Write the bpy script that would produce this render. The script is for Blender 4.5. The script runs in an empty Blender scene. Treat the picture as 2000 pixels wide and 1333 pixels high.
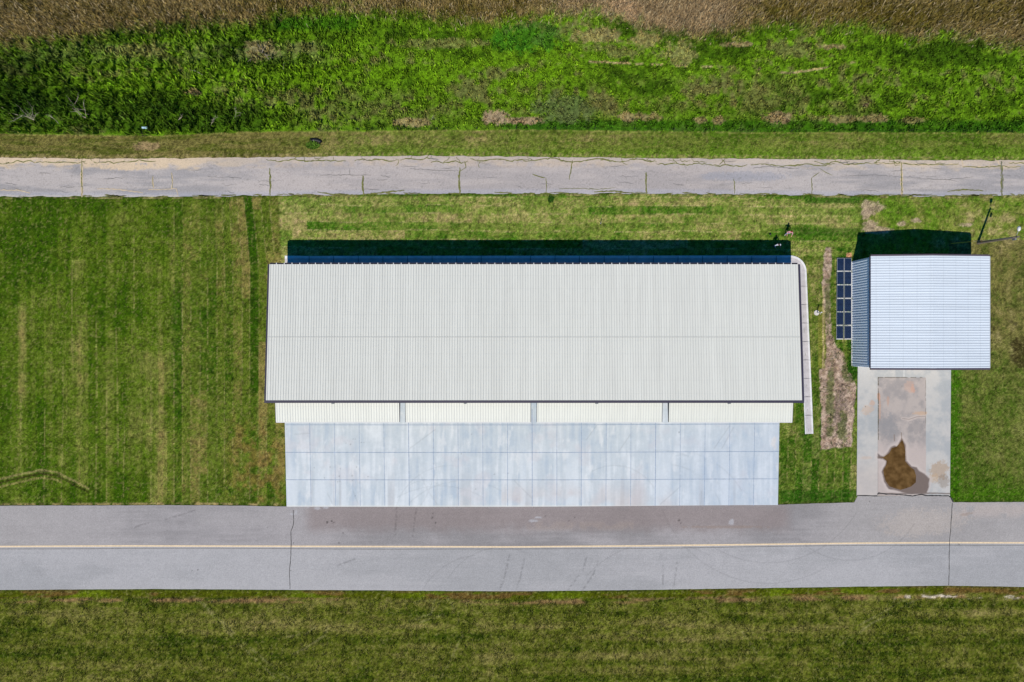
import bpy, bmesh, math, random
import numpy as np
from mathutils import Vector, Matrix

random.seed(7)
RNG = np.random.default_rng(11)
S = 15.8          # survey scale: plan units per metre on the ground
H = 84.2          # flying height of the camera
SCN = bpy.context.scene
COL = SCN.collection

# ------------------------------------------------------------ camera, sky, sun
cam_d = bpy.data.cameras.new("Camera")
cam = bpy.data.objects.new("Camera", cam_d)
COL.objects.link(cam)
cam.location = (0, 0, H)
cam.rotation_euler = (0, 0, 0)
cam_d.sensor_width = 36.0
cam_d.lens = 36.0 * S * H / 2000.0
cam_d.clip_start = 0.5
cam_d.clip_end = 4000
SCN.camera = cam

SUNV = Vector((-0.175, -0.735, 1.0)).normalized()      # towards the sun
elev = math.asin(SUNV.z)
w = bpy.data.worlds.new("World")
SCN.world = w
w.use_nodes = True
nt = w.node_tree
nt.nodes.clear()
sky = nt.nodes.new('ShaderNodeTexSky')
sky.sky_type = 'NISHITA'
sky.sun_disc = False
sky.sun_elevation = elev
sky.sun_rotation = math.atan2(SUNV.x, SUNV.y)
sky.altitude = 300
sky.air_density = 1.0
sky.dust_density = 0.2
sky.ozone_density = 4.0
bg = nt.nodes.new('ShaderNodeBackground')
bg.inputs['Strength'].default_value = 0.095
wo = nt.nodes.new('ShaderNodeOutputWorld')
hs = nt.nodes.new('ShaderNodeHueSaturation')
hs.inputs['Saturation'].default_value = 1.5
nt.links.new(sky.outputs[0], hs.inputs['Color'])
nt.links.new(hs.outputs[0], bg.inputs['Color'])
nt.links.new(bg.outputs[0], wo.inputs['Surface'])
sun_d = bpy.data.lights.new("sun", 'SUN')
sun_d.energy = 4.9
sun_d.angle = math.radians(0.5)
sun_d.color = (1.0, 0.925, 0.80)
sun = bpy.data.objects.new("sun", sun_d)
COL.objects.link(sun)
sun.rotation_euler = SUNV.to_track_quat('Z', 'Y').to_euler()
sun.location = (-40, -120, 200)
SCN.view_settings.view_transform = 'Standard'
SCN.view_settings.look = 'None'
SCN.view_settings.exposure = 0.15
SCN.view_settings.gamma = 1.0

# ------------------------------------------------------------ helpers
LUM = 1.5
def lin(v):
    v = np.asarray(v, float) / 255.0
    return np.where(v <= 0.04045, v / 12.92, ((v + 0.055) / 1.055) ** 2.4)
def C(r, g, b):
    return lin((r, g, b)) / LUM
def WX(px): return (px - 1000.0) / S
def WY(py): return (667.0 - py) / S
def P(px, py, z=0.0): return Vector((WX(px), WY(py), z))

TAB = RNG.random((256, 256))
def vnoise(x, y, seed=0):
    x = x + seed * 17.31; y = y + seed * 9.17
    xi = np.floor(x).astype(int); yi = np.floor(y).astype(int)
    fx = x - xi; fy = y - yi
    fx = fx * fx * (3 - 2 * fx); fy = fy * fy * (3 - 2 * fy)
    a = TAB[xi & 255, yi & 255]; b = TAB[(xi + 1) & 255, yi & 255]
    c = TAB[xi & 255, (yi + 1) & 255]; d = TAB[(xi + 1) & 255, (yi + 1) & 255]
    return (a * (1 - fx) + b * fx) * (1 - fy) + (c * (1 - fx) + d * fx) * fy
def fbm(x, y, sx, sy=None, oct=4, seed=0):
    sy = sy or sx
    s = 0; a = 1.0; t = 0
    for i in range(oct):
        s = s + a * vnoise(x / sx * 2 ** i, y / sy * 2 ** i, seed + i * 3.7)
        t += a; a *= 0.55
    return s / t
def sstep(a, b, v):
    t = np.clip((v - a) / (b - a), 0, 1)
    return t * t * (3 - 2 * t)
def mixc(c, d, m):
    m = np.asarray(m)[..., None]
    return c * (1 - m) + d * m
def hsh(i, j, seed=0):
    v = np.sin(i * 127.1 + j * 311.7 + seed * 74.7) * 43758.5453
    return v - np.floor(v)
def box_mask(x, y, x0, x1, y0, y1, soft=3):
    return (sstep(x0 - soft, x0 + soft, x) * (1 - sstep(x1 - soft, x1 + soft, x)) *
            sstep(y0 - soft, y0 + soft, y) * (1 - sstep(y1 - soft, y1 + soft, y)))
def blob(x, y, cx, cy, rx, ry, seed=0, rough=0.8, nsc=14.0):
    d = ((x - cx) / rx) ** 2 + ((y - cy) / ry) ** 2
    n = fbm(x, y, nsc, oct=5, seed=seed) - 0.5
    f = vnoise(x / 2.4, y / 2.4, seed + 40) - 0.5
    return 1 - sstep(0.45, 1.25, d + rough * 2.6 * n + 0.9 * f)
def in_poly(x, y, poly):
    ins = np.zeros(x.shape, bool)
    n = len(poly); j = n - 1
    for i in range(n):
        xi, yi = poly[i]; xj, yj = poly[j]
        if yi != yj:
            c = ((yi > y) != (yj > y)) & (x < (xj - xi) * (y - yi) / (yj - yi) + xi)
            ins ^= c
        j = i
    return ins
def poly_dist(x, y, pts, closed=False):
    d = np.full(x.shape, 1e9)
    seg = list(zip(pts[:-1], pts[1:])) + ([(pts[-1], pts[0])] if closed else [])
    for (ax, ay), (bx, by) in seg:
        ux, uy = bx - ax, by - ay
        L = ux * ux + uy * uy + 1e-9
        t = np.clip(((x - ax) * ux + (y - ay) * uy) / L, 0, 1)
        d = np.minimum(d, np.hypot(x - ax - t * ux, y - ay - t * uy))
    return d

def tag(o, label=None, cat=None, group=None, kind=None):
    if label: o['label'] = label
    if cat: o['category'] = cat
    if group: o['group'] = group
    if kind: o['kind'] = kind
    return o

def np_mesh(name, verts, faces, mats, parent=None, col=None, smooth=False, midx=None):
    """faces: list of int arrays (n,k)."""
    me = bpy.data.meshes.new(name)
    verts = np.ascontiguousarray(verts, dtype=np.float32)
    me.vertices.add(len(verts)); me.vertices.foreach_set('co', verts.ravel())
    idx = np.concatenate([f.ravel() for f in faces]).astype(np.int32)
    tot = np.concatenate([np.full(len(f), f.shape[1]) for f in faces])
    st = np.concatenate([[0], np.cumsum(tot)[:-1]]).astype(np.int32)
    me.loops.add(len(idx)); me.loops.foreach_set('vertex_index', idx)
    me.polygons.add(len(tot)); me.polygons.foreach_set('loop_start', st)
    if midx is not None: me.polygons.foreach_set('material_index', np.asarray(midx, np.int32))
    me.polygons.foreach_set('use_smooth', np.full(len(tot), smooth))
    me.update(calc_edges=True)
    if col is not None:
        a = me.color_attributes.new('Col', 'FLOAT_COLOR', 'POINT')
        c = np.ones((len(verts), 4), np.float32); c[:, :3] = col
        a.data.foreach_set('color', c.ravel())
    for m in (mats if isinstance(mats, (list, tuple)) else [mats]): me.materials.append(m)
    o = bpy.data.objects.new(name, me); COL.objects.link(o)
    if parent: o.parent = parent
    return o

class MB:
    """collects shapes and links them as ONE mesh object"""
    def __init__(s): s.v = []; s.f = []; s.m = []
    def add(s, vs, fs, mi=0):
        b = len(s.v); s.v += [tuple(v) for v in vs]
        for f in fs: s.f.append([i + b for i in f]); s.m.append(mi)
    def box(s, x0, x1, y0, y1, z0, z1, mi=0):
        vs = [(x0,y0,z0),(x1,y0,z0),(x1,y1,z0),(x0,y1,z0),(x0,y0,z1),(x1,y0,z1),(x1,y1,z1),(x0,y1,z1)]
        s.hexa(vs, mi)
    def hexa(s, vs, mi=0):
        s.add(vs, [(3,2,1,0),(4,5,6,7),(0,1,5,4),(1,2,6,5),(2,3,7,6),(3,0,4,7)], mi)
    def tube(s, pts, rad, n=8, mi=0, cap=True):
        pts = [Vector(p) for p in pts]
        if not isinstance(rad, (list, tuple)): rad = [rad] * len(pts)
        rings = []
        for i, p in enumerate(pts):
            d = (pts[min(i+1, len(pts)-1)] - pts[max(i-1, 0)]).normalized()
            a = Vector((0,0,1)) if abs(d.z) < 0.9 else Vector((1,0,0))
            u = d.cross(a).normalized(); v = d.cross(u)
            rings.append([p + (u*math.cos(2*math.pi*k/n) + v*math.sin(2*math.pi*k/n))*rad[i] for k in range(n)])
        vs = [q for r in rings for q in r]; fs = []
        for i in range(len(pts)-1):
            for k in range(n):
                a = i*n+k; b = i*n+(k+1) % n
                fs.append((a, b, b+n, a+n))
        if cap:
            fs.append(tuple(range(n))[::-1]); fs.append(tuple((len(pts)-1)*n+k for k in range(n)))
        s.add(vs, fs, mi)
    def ribbon(s, pts, wd, z, mi=0, jitter=0.0):
        """flat strip along plan points (px,py)"""
        q = [P(a, b, z) for a, b in pts]
        L = []; R = []
        for i, p in enumerate(q):
            d = (q[min(i+1, len(q)-1)] - q[max(i-1, 0)]).normalized()
            nrm = Vector((-d.y, d.x, 0))
            ww = (wd[i] if isinstance(wd, (list, tuple)) else wd) * (1 + jitter*random.uniform(-1, 1))
            L.append(p + nrm*ww/2); R.append(p - nrm*ww/2)
        n = len(q)
        s.add(L + R, [(i, n+i, n+i+1, i+1) for i in range(n-1)], mi)
    def build(s, name, mats, parent=None, smooth=False, bevel=0):
        me = bpy.data.meshes.new(name)
        me.from_pydata(s.v, [], s.f)
        for m in (mats if isinstance(mats, (list, tuple)) else [mats]): me.materials.append(m)
        me.polygons.foreach_set('material_index', s.m)
        me.polygons.foreach_set('use_smooth', [smooth]*len(s.f))
        me.update()
        o = bpy.data.objects.new(name, me); COL.objects.link(o)
        if parent: o.parent = parent
        if bevel:
            b = o.modifiers.new('bevel', 'BEVEL'); b.width = bevel; b.segments = 2; b.limit_method = 'ANGLE'
        return o

def empty(name, loc, label, cat, group=None):
    o = bpy.data.objects.new(name, None); COL.objects.link(o)
    o.location = loc; o.empty_display_size = 0.3
    return tag(o, label, cat, group)
def adopt(root):
    """parts are modelled in world space; move them under the root's origin"""
    bpy.context.view_layer.update()
    inv = root.matrix_world.inverted()
    for c in root.children: c.matrix_parent_inverse = inv

# ------------------------------------------------------------ materials
def painted(name, g1=20, a1=0.25, g2=70, a2=0.25, rough=0.9, bump=0.0, bsc=15, spec=0.2, stretch=(1,1,1), hue=None):
    """albedo attribute varied by fine procedural grain"""
    m = bpy.data.materials.new(name); m.use_nodes = True
    N = m.node_tree.nodes; L = m.node_tree.links
    b = N['Principled BSDF']; b.inputs['Roughness'].default_value = rough
    b.inputs['Specular IOR Level'].default_value = spec
    at = N.new('ShaderNodeAttribute'); at.attribute_name = 'Col'
    tc = N.new('ShaderNodeTexCoord'); mp = N.new('ShaderNodeMapping'); mp.inputs['Scale'].default_value = stretch
    L.new(tc.outputs['Object'], mp.inputs['Vector'])
    cur = at.outputs['Color']
    for sc, am, dt in ((g1, a1, 3), (g2, a2, 2)):
        if am <= 0: continue
        n = N.new('ShaderNodeTexNoise'); n.inputs['Scale'].default_value = sc; n.inputs['Detail'].default_value = dt
        n.inputs['Roughness'].default_value = 0.65
        L.new(mp.outputs[0], n.inputs['Vector'])
        r = N.new('ShaderNodeMapRange'); r.inputs['From Min'].default_value = 0.3; r.inputs['From Max'].default_value = 0.7
        r.inputs['To Min'].default_value = 1 - am; r.inputs['To Max'].default_value = 1 + am
        L.new(n.outputs['Fac'], r.inputs['Value'])
        v = N.new('ShaderNodeVectorMath'); v.operation = 'SCALE'
        L.new(cur, v.inputs[0]); L.new(r.outputs[0], v.inputs['Scale']); cur = v.outputs[0]
    if hue is not None:      # fine flecks of a second colour (dry blades)
        n = N.new('ShaderNodeTexNoise'); n.inputs['Scale'].default_value = hue[1]; n.inputs['Detail'].default_value = 3
        L.new(mp.outputs[0], n.inputs['Vector'])
        r = N.new('ShaderNodeMapRange'); r.inputs['From Min'].default_value = 0.56; r.inputs['From Max'].default_value = 0.72
        r.inputs['To Max'].default_value = hue[2]
        L.new(n.outputs['Fac'], r.inputs['Value'])
        mx = N.new('ShaderNodeMix'); mx.data_type = 'RGBA'
        L.new(r.outputs[0], mx.inputs['Factor']); L.new(cur, mx.inputs['A']); mx.inputs['B'].default_value = (*hue[0], 1)
        cur = mx.outputs['Result']
    L.new(cur, b.inputs['Base Color'])
    if bump:
        n = N.new('ShaderNodeTexNoise'); n.inputs['Scale'].default_value = bsc; n.inputs['Detail'].default_value = 4
        L.new(mp.outputs[0], n.inputs['Vector'])
        bp = N.new('ShaderNodeBump'); bp.inputs['Strength'].default_value = 0.9; bp.inputs['Distance'].default_value = bump
        L.new(n.outputs['Fac'], bp.inputs['Height']); L.new(bp.outputs[0], b.inputs['Normal'])
    return m

def plain(name, col, rough=0.6, metal=0.0, var=0.08, sc=3.0, spec=0.4, bump=0, stretch=None, screws=0, axis=1):
    m = bpy.data.materials.new(name); m.use_nodes = True
    N = m.node_tree.nodes; L = m.node_tree.links
    b = N['Principled BSDF']; b.inputs['Roughness'].default_value = rough; b.inputs['Metallic'].default_value = metal
    b.inputs['Specular IOR Level'].default_value = spec
    tc = N.new('ShaderNodeTexCoord'); n = N.new('ShaderNodeTexNoise')
    n.inputs['Scale'].default_value = sc; n.inputs['Detail'].default_value = 5
    if stretch:
        mp = N.new('ShaderNodeMapping'); mp.inputs['Scale'].default_value = stretch
        L.new(tc.outputs['Object'], mp.inputs['Vector']); L.new(mp.outputs[0], n.inputs['Vector'])
    else: L.new(tc.outputs['Object'], n.inputs['Vector'])
    r = N.new('ShaderNodeMapRange'); r.inputs['From Min'].default_value = 0.3; r.inputs['From Max'].default_value = 0.7
    r.inputs['To Min'].default_value = 1-var; r.inputs['To Max'].default_value = 1+var
    L.new(n.outputs['Fac'], r.inputs['Value'])
    if screws:      # faint rows of fasteners along the purlins, sheets of slightly different tone
        sp = N.new('ShaderNodeSeparateXYZ'); L.new(tc.outputs['Object'], sp.inputs[0])
        def mth(op, a, b):
            q = N.new('ShaderNodeMath'); q.operation = op
            for i, t in enumerate((a, b)):
                if isinstance(t, (int, float)): q.inputs[i].default_value = t
                else: L.new(t, q.inputs[i])
            return q.outputs[0]
        fr = mth('FRACT', mth('DIVIDE', sp.outputs[axis], 1.52), 0)
        row = mth('SUBTRACT', 1.0, mth('MULTIPLY', mth('LESS_THAN', fr, 0.04), screws))
        wn = N.new('ShaderNodeTexWhiteNoise'); wn.noise_dimensions = '1D'
        L.new(mth('FLOOR', mth('DIVIDE', sp.outputs[1 - axis], 0.911), 0), wn.inputs['W'])
        sh = mth('ADD', 0.985, mth('MULTIPLY', wn.outputs['Value'], 0.03))
        rr_ = mth('MULTIPLY', mth('MULTIPLY', r.outputs[0], row), sh)
    v = N.new('ShaderNodeVectorMath'); v.operation = 'SCALE'; v.inputs[0].default_value = tuple(col)
    L.new(rr_ if screws else r.outputs[0], v.inputs['Scale']); L.new(v.outputs[0], b.inputs['Base Color'])
    if bump:
        bp = N.new('ShaderNodeBump'); bp.inputs['Distance'].default_value = bump
        L.new(n.outputs['Fac'], bp.inputs['Height']); L.new(bp.outputs[0], b.inputs['Normal'])
    return m

M_ground = painted('turf', 8, 0.55, 24, 0.6, 0.95, 0.05, 14, 0.03)
M_blade = painted('leaves', 2, 0.12, 30, 0.15, 0.8, 0, 1, 0.15)
M_tar = painted('asphalt', 7, 0.12, 40, 0.20, 0.85, 0.004, 60, 0.25)
M_conc = painted('concrete', 3, 0.03, 25, 0.05, 0.8, 0.003, 40, 0.25)
M_crack = plain('crack', C(126, 124, 122), 0.95, var=0.3, sc=5)
M_chan = painted('channel_concrete', 0.9, 0.16, 14, 0.12, 0.85, 0.003, 40, 0.2)
M_crackdark = plain('dark_crack', C(62, 62, 62), 0.95, var=0.3, sc=5)
M_weed = plain('crack_weeds', C(118, 120, 66), 0.95, var=0.45, sc=6)
M_sand = plain('sand', C(214, 194, 164), 0.95, var=0.12, sc=4)
M_line = plain('line_paint', C(238, 214, 178), 0.7, var=0.14, sc=5)
M_joint = plain('joint', C(150, 168, 194), 0.9, var=0.2, sc=3)
M_roof = plain('pale_steel', C(234, 235, 227), 0.42, 0.0, 0.045, 1.0, 0.35, stretch=(2.2, .12, 1), screws=.05)
M_door = plain('white_steel', C(234, 236, 226), 0.42, 0.0, 0.035, 1.0, 0.35, stretch=(2.2, .3, 1), screws=.08)
M_roofl = plain('rib_shade', C(188, 191, 186), 0.6, 0, 0.2, 1.5)  # shade painted on the east flank of each hangar roof rib
M_galvl = plain('rib_shade_grey', C(150, 164, 184), 0.6, 0, 0.1, 2)  # painted shade for the north flanks of the galvalume roof ribs
M_doorl = plain('rib_shade_pale', C(200, 204, 204), 0.6, 0, 0.1, 2)  # rib shading of the folding doors, put into one flank's colour
M_galv = plain('galvalume', C(226, 237, 248), 0.38, 0.0, 0.05, 1.0, 0.4, stretch=(.15, 2.2, 1), screws=.12, axis=0)
M_trim = plain('dark_trim', C(62, 58, 76), 0.5, 0, 0.05)
M_mauve = plain('mauve_trim', C(92, 80, 92), 0.5, 0, 0.05)
M_wall1 = plain('tan_wall', C(190, 188, 180), 0.5, 0, 0.04)
M_wall2 = plain('steel_wall', (0.58, 0.68, 0.80), 0.4, 0, 0.04)
M_white = plain('white_paint', C(236, 236, 236), 0.5, 0, 0.03)
M_black = plain('black_plastic', (0.006, 0.006, 0.007), 0.5, 0, 0.1)
M_steel = plain('grey_steel', C(150, 152, 155), 0.45, 0.3, 0.1)
M_wood = plain('pole_wood', C(120, 110, 98), 0.8, 0, 0.2, 6)
M_dead = plain('bleached_wood', C(190, 180, 160), 0.85, 0, 0.2, 6)
M_yellow = plain('yellow_plastic', C(225, 200, 40), 0.5)
M_silver = plain('panel_frame', C(215, 218, 222), 0.4, 0.2)
M_dark = plain('interior', (0.03, 0.03, 0.035), 0.8)

# ------------------------------------------------------------ plan curves
def curve(pts):
    xs = [p[0] for p in pts]; ys = [p[1] for p in pts]
    return lambda x: np.interp(x, xs, ys)
cropb = curve([(-400,120),(0,95),(130,82),(250,62),(420,52),(500,48),(560,33),(680,26),(820,38),(900,50),(1000,46),(1120,34),(1200,40),(1290,68),(1350,78),(1450,70),(1500,52),(1600,58),(1700,55),(1770,80),(1850,70),(1900,85),(2000,96),(2400,110)])
weedb = curve([(-400,264),(0,262),(300,266),(500,258),(1000,254),(1500,259),(2000,260),(2400,260)])
oldN = curve([(-400,308),(0,309),(250,311),(500,309),(650,306),(900,306),(1200,309),(1500,312),(1800,314),(2000,314),(2400,315)])
oldS = curve([(-400,384),(0,385),(350,385),(550,382),(800,380),(1000,379),(1300,379),(1600,382),(1850,384),(2000,382),(2400,382)])
taxN = curve([(-400,988),(0,988.5),(400,987.5),(560,990),(1000,990),(1300,988),(1520,986.5),(1660,982.5),(2000,981.5),(2400,981)])
taxS = curve([(-400,1154),(0,1153),(300,1151),(600,1153),(1000,1155.5),(1250,1153),(1500,1149),(1700,1146),(1850,1144.5),(2000,1147),(2400,1149)])
taxC = curve([(-400,1069),(0,1068.3),(250,1067),(560,1067.8),(1000,1069),(1250,1067),(1500,1064),(1700,1061.5),(1850,1060.7),(2000,1061),(2400,1062)])
DIRT = [(1613,485),(1623,485),(1624,520),(1619,560),(1622,600),(1624,650),(1634,680),(1648,690),(1656,720),(1672,758),(1668,800),(1664,874),(1632,876),(1602,879),(1605,810),(1601,760),(1600,724),(1612,720),(1614,680),(1612,640),(1609,600),(1607,560),(1607,520)]

def sod(x, y, pitch, block, horizontal, seed):
    """strips of laid turf: value per roll plus pale seams"""
    if horizontal: x, y = y, x
    x = x + 1.2 * (fbm(y, x * 0, 160, oct=2, seed=seed + 3) - 0.5) * 6
    i = np.floor(x / pitch)
    off = hsh(i, 0, seed) * block
    bl = block * (0.7 + 0.9 * hsh(i, 3, seed))
    j = np.floor((y + off) / bl)
    v = hsh(i, j, seed + 1)
    e = np.minimum(np.abs(x / pitch - i), np.abs(x / pitch - i - 1)) * pitch
    seam = (1 - sstep(0.4, 1.6, e)) * (hsh(i, np.floor(y / 60), seed + 5) > 0.45)
    return v, seam

def ground_color(x, y):
    n1 = fbm(x, y, 90, oct=5, seed=1)
    n2 = fbm(x, y, 14, oct=4, seed=2)
    n3 = fbm(x, y, 4.5, oct=3, seed=3)
    sp = fbm(x, y, 2.2, oct=2, seed=4)
    k = lambda a, b, v: sstep(a, b, v)
    # --- base lawn (left)
    lush = C(58, 88, 8); mid = C(86, 108, 26); dry = C(122, 128, 58); tan = C(156, 136, 84)
    xs_ = x + 5 * (fbm(y, y * 0, 200, oct=2, seed=6) - .5) - 0.03 * (y - 385) * sstep(300, 560, x)
    stripe = fbm(xs_, y, 11, 380, oct=3, seed=7)
    wide = fbm(xs_, y, 34, 500, oct=2, seed=17)
    bnd = hsh(np.floor(xs_ / 17.1), 3, 12)
    v = 0.34 * n1 + 0.24 * n2 + 0.24 * stripe + 0.16 * wide + 0.10 * (bnd - .5) * sstep(480, 620, y) + 0.07 * (hsh(np.floor(xs_ / 8.6), 5, 14) - .5) * sstep(400, 480, y)
    v = v + 0.05 * sstep(30, 200, x) - 0.035 * (1 - sstep(400, 520, y + 60 * (n1 - .5))) - 0.04 * sstep(900, 990, y)
    v = v + 0.03 * sstep(470, 640, y) - 0.048
    lines = 0 * x
    for q, lx in enumerate((41, 86, 123, 141, 188, 206, 226, 244, 262, 292, 338, 355, 391, 405, 424, 438, 457, 473, 489)):
        a0 = 400 + 470 * hsh(q, 1, 2); a1 = a0 + 120 + 330 * hsh(q, 2, 2)
        lines = np.maximum(lines, (1 - sstep(0.5, 2.0, np.abs(xs_ - lx - 0.012 * (y - 600) * (hsh(q, 4) - .5) * 2))) * box_mask(x, y, -900, 2400, a0, a1, 25) * k(0.40, 0.55, n2 * .5 + n3 * .5))
    stripe = 0.5 * stripe + 0.5 * wide
    c = mixc(lush, mid, k(0.36, 0.52, v))
    c = mixc(c, dry, k(0.50, 0.68, v))
    c = mixc(c, tan, k(0.60, 0.80, v) * 0.7)
    c = mixc(c, C(164, 156, 96), lines * 0.5 * (x < 560) * (y > 385))
    # sod rolls either side of the hangar (vertical)
    xb = x - 0.10 * np.minimum(0, y - 520) * sstep(380, 500, x)
    xb = xb + 2.2 * (fbm(y, y * 0, 90, oct=2, seed=22) - .5)
    ed = np.array([326, 340, 356, 372, 390, 405, 423, 439, 455, 472, 488, 505, 521, 538, 572])
    tone = np.array([.50, .34, .66, .60, .50, .26, .50, .24, .42, .62, .12, .60, .44, .62])
    ii = np.clip(np.searchsorted(ed, xb) - 1, 0, 13)
    tv = tone[ii] + 0.5 * (hsh(ii, np.floor((y + 400 * hsh(ii, 0, 5)) / (130 + 150 * hsh(ii, 7, 3))), 9) - .5)
    em = np.min(np.abs(xb[..., None] - ed[1:-1]), -1) if xb.size < 4000 else np.minimum.reduce([np.abs(xb - e) for e in ed[1:-1]])
    seam = (1 - sstep(0.3, 1.6, em)) * (hsh(ii, np.floor(y / 45), 5) > 0.35)
    lefts = sstep(326, 340, xb) * (1 - sstep(556, 558, x)) * (y > 385) * (1 - .6 * (1 - sstep(390, 450, y)) * (x < 440))
    vv = -0.04 + 0.84 * tv + 0.40 * (n2 - 0.5) + 0.35 * (n1 - .5) + 0.35 * (sp - 0.5) - .10 * (1 - sstep(420, 560, y)) * (x < 440)
    cs = mixc(C(50, 84, 8), C(94, 112, 34), k(0.0, 0.36, vv))
    cs = mixc(cs, C(138, 126, 70), k(0.36, 0.72, vv))
    cs = mixc(cs, C(176, 164, 108), seam * 0.5 * k(0.35, 0.6, n3))
    cs = mixc(cs, C(138, 106, 60), box_mask(x, y, 450, 556, 820, 986, 30) * k(.42, .62, n2) * .5)
    c = mixc(c, cs, lefts * 0.92)
    # north strip: horizontal sod
    vs, seam = sod(x, y - 0.004 * x, 16.6, 170, True, 5)
    m = sstep(541, 546, x - 0.045 * (y - 385)) * (1 - sstep(1672, 1690, x)) * (y > 378) * (y < 540)
    vv = 0.26 + 0.50 * (vs - .06) + 0.55 * (n2 - 0.5) + 0.5 * (sp - 0.5) + 0.35 * (fbm(x, y, 60, 8, oct=3, seed=31) - 0.5)
    cs = mixc(C(70, 112, 24), C(116, 136, 54), k(0.12, 0.42, vv))
    cs = mixc(cs, C(160, 154, 92), k(0.46, 0.76, vv))
    cs = mixc(cs, C(190, 166, 120), k(0.78, 0.98, vv))
    cs = mixc(cs, C(200, 184, 130), seam * 0.6 * k(0.35, 0.6, n3))
    c = mixc(c, cs, m)
    # east of the hangar: vertical rolls, greener
    vs, seam = sod(x - 3, y, 15.5, 90, False, 9)
    m = sstep(1520, 1524, x) * (1 - sstep(1680, 1690, x)) * (y >= 500) * (y < 990)
    vv = 0.18 + 0.42 * vs + 0.45 * (n2 - 0.5) + 0.5 * (sp - 0.5)
    cs = mixc(C(54, 92, 14), C(96, 116, 40), k(0.12, 0.42, vv))
    cs = mixc(cs, C(152, 146, 88), k(0.45, 0.8, vv))
    cs = mixc(cs, C(190, 172, 116), seam * 0.5 * k(0.35, 0.6, n3))
    c = mixc(c, cs, m)
    c = mixc(c, C(46, 92, 10), box_mask(x, y, 1560, 1602, 790, 960, 8) * 0.6 * k(0.35, 0.6, n2))
    c = mixc(c, C(44, 88, 14), box_mask(x, y, 1524, 1676, 958, 984, 3) * 0.8)
    c = mixc(c, C(130, 134, 56), box_mask(x, y, 1598, 1613, 600, 720, 1.5) * 0.8)
    c = mixc(c, C(56, 96, 20), box_mask(x, y, 1524, 1680, 446, 462, 3) * 0.75)
    c = mixc(c, C(50, 96, 12), box_mask(x, y, 1572, 1680, 384, 398, 2) * 0.85)
    c = mixc(c, C(52, 98, 14), box_mask(x, y, 1630, 1664, 484, 505, 4) * k(0.35, 0.55, n2))
    c = mixc(c, C(38, 88, 10), box_mask(x, y, 1654, 1676, 664, 760, 5) * k(0.3, 0.5, n2))
    # north-east lawn
    m = sstep(1680, 1700, x) * (y > 378) * (y < 560)
    vv = 0.5 * n1 + 0.5 * n2 + 0.2 * (sp - 0.5)
    cs = mixc(C(94, 128, 32), C(124, 136, 58), k(0.4, 0.6, vv))
    cs = mixc(cs, C(168, 158, 102), k(0.6, 0.72, vv))
    cs = mixc(cs, C(78, 112, 26), k(0.3, 0.0, vv))
    c = mixc(c, cs, m)
    # east lawn
    m = sstep(1850, 1856, x) * (y > 470) * (y < 990)
    vv = 0.40 * n1 + 0.35 * n2 + 0.25 * stripe + 0.2 * (sp - 0.5)
    cs = mixc(C(88, 98, 40), C(118, 114, 62), k(0.38, 0.55, vv))
    cs = mixc(cs, C(150, 138, 92), k(0.55, 0.72, vv))
    cg = mixc(C(62, 98, 12), C(96, 116, 40), k(0.38, 0.62, vv))
    cs = mixc(cs, cg, sstep(640, 760, y + 70 * (n1 - 0.5)) * 0.55)
    cs = mixc(cs, C(58, 104, 8), (1 - sstep(1866, 1886, x + 20 * (n2 - .5))) * (y > 722) * 0.8)
    cs = mixc(cs, C(60, 104, 6), sstep(925, 975, y + 20 * (n2 - 0.5)) * 0.75)
    cs = mixc(cs, C(58, 48, 26), blob(x, y, 1996, 690, 22, 34, 5) * 0.8)
    c = mixc(c, cs, m)
    # verge between the old road and the weeds
    m = (y < 345)
    vv = 0.45 * n1 + 0.3 * fbm(x, y, 70, 7, oct=3, seed=41) + 0.25 * n2 + 0.25 * (sp - 0.5)
    cs = mixc(C(80, 108, 26), C(108, 120, 48), k(0.36, 0.54, vv))
    cs = mixc(cs, C(142, 132, 80), k(0.56, 0.72, vv))
    cs = mixc(cs, mixc(C(86, 88, 34), C(122, 108, 64), k(.38, .62, fbm(x, y, 60, 5, oct=3, seed=43))), (1 - sstep(480, 760, x)) * .75)
    cs = mixc(cs, C(168, 160, 96), (1 - sstep(.5, 2.5, np.abs(y - weedb(x) - 1.5 - 3 * (n2 - .5)))) * .5 * k(.4, .6, n3))
    cs = mixc(cs, C(98, 132, 32), sstep(282, 304, y + 14 * (n2 - .5)) * sstep(480, 900, x) * 0.7)
    cs = mixc(cs, C(160, 136, 100), blob(x, y, 285, 286, 26, 9, 6) * 0.8)
    cs = mixc(cs, C(168, 150, 104), (1 - sstep(1, 6, np.abs(y - oldN(x) + 3 + 8 * (n3 - .5)))) * 0.5 * k(0.4, 0.6, n3))
    c = mixc(c, cs, m)
    # weeds
    wb = weedb(x) + 6 * (n2 - 0.5) + 3 * (n3 - 0.5)
    m = 1 - sstep(-1.5, 1.5, y - wb)
    big = fbm(x, y, 150, 45, oct=4, seed=51)
    v2 = 0.6 * big + 0.4 * n2
    cs = mixc(C(62, 94, 14), C(100, 140, 24), k(0.34, 0.54, v2))
    cs = mixc(cs, C(104, 148, 16), box_mask(x, y, 440, 1130, 122, 185, 16) * k(.35, .6, n2) * .6)
    cs = mixc(cs, mixc(C(92, 112, 52), C(124, 130, 82), n3), box_mask(x, y, -400, 640, 88, 124, 12) * k(.35, .55, n2) * .6)
    cs = mixc(cs, C(112, 122, 62), k(0.58, 0.70, v2 + 0.06 * sstep(1000, 1300, x)))
    ol = box_mask(x, y, 560, 1250, 175, 235, 25) * k(0.40, 0.6, n1 * 0.5 + n2 * 0.5)
    cs = mixc(cs, C(104, 110, 58), ol * 0.7)
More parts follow.
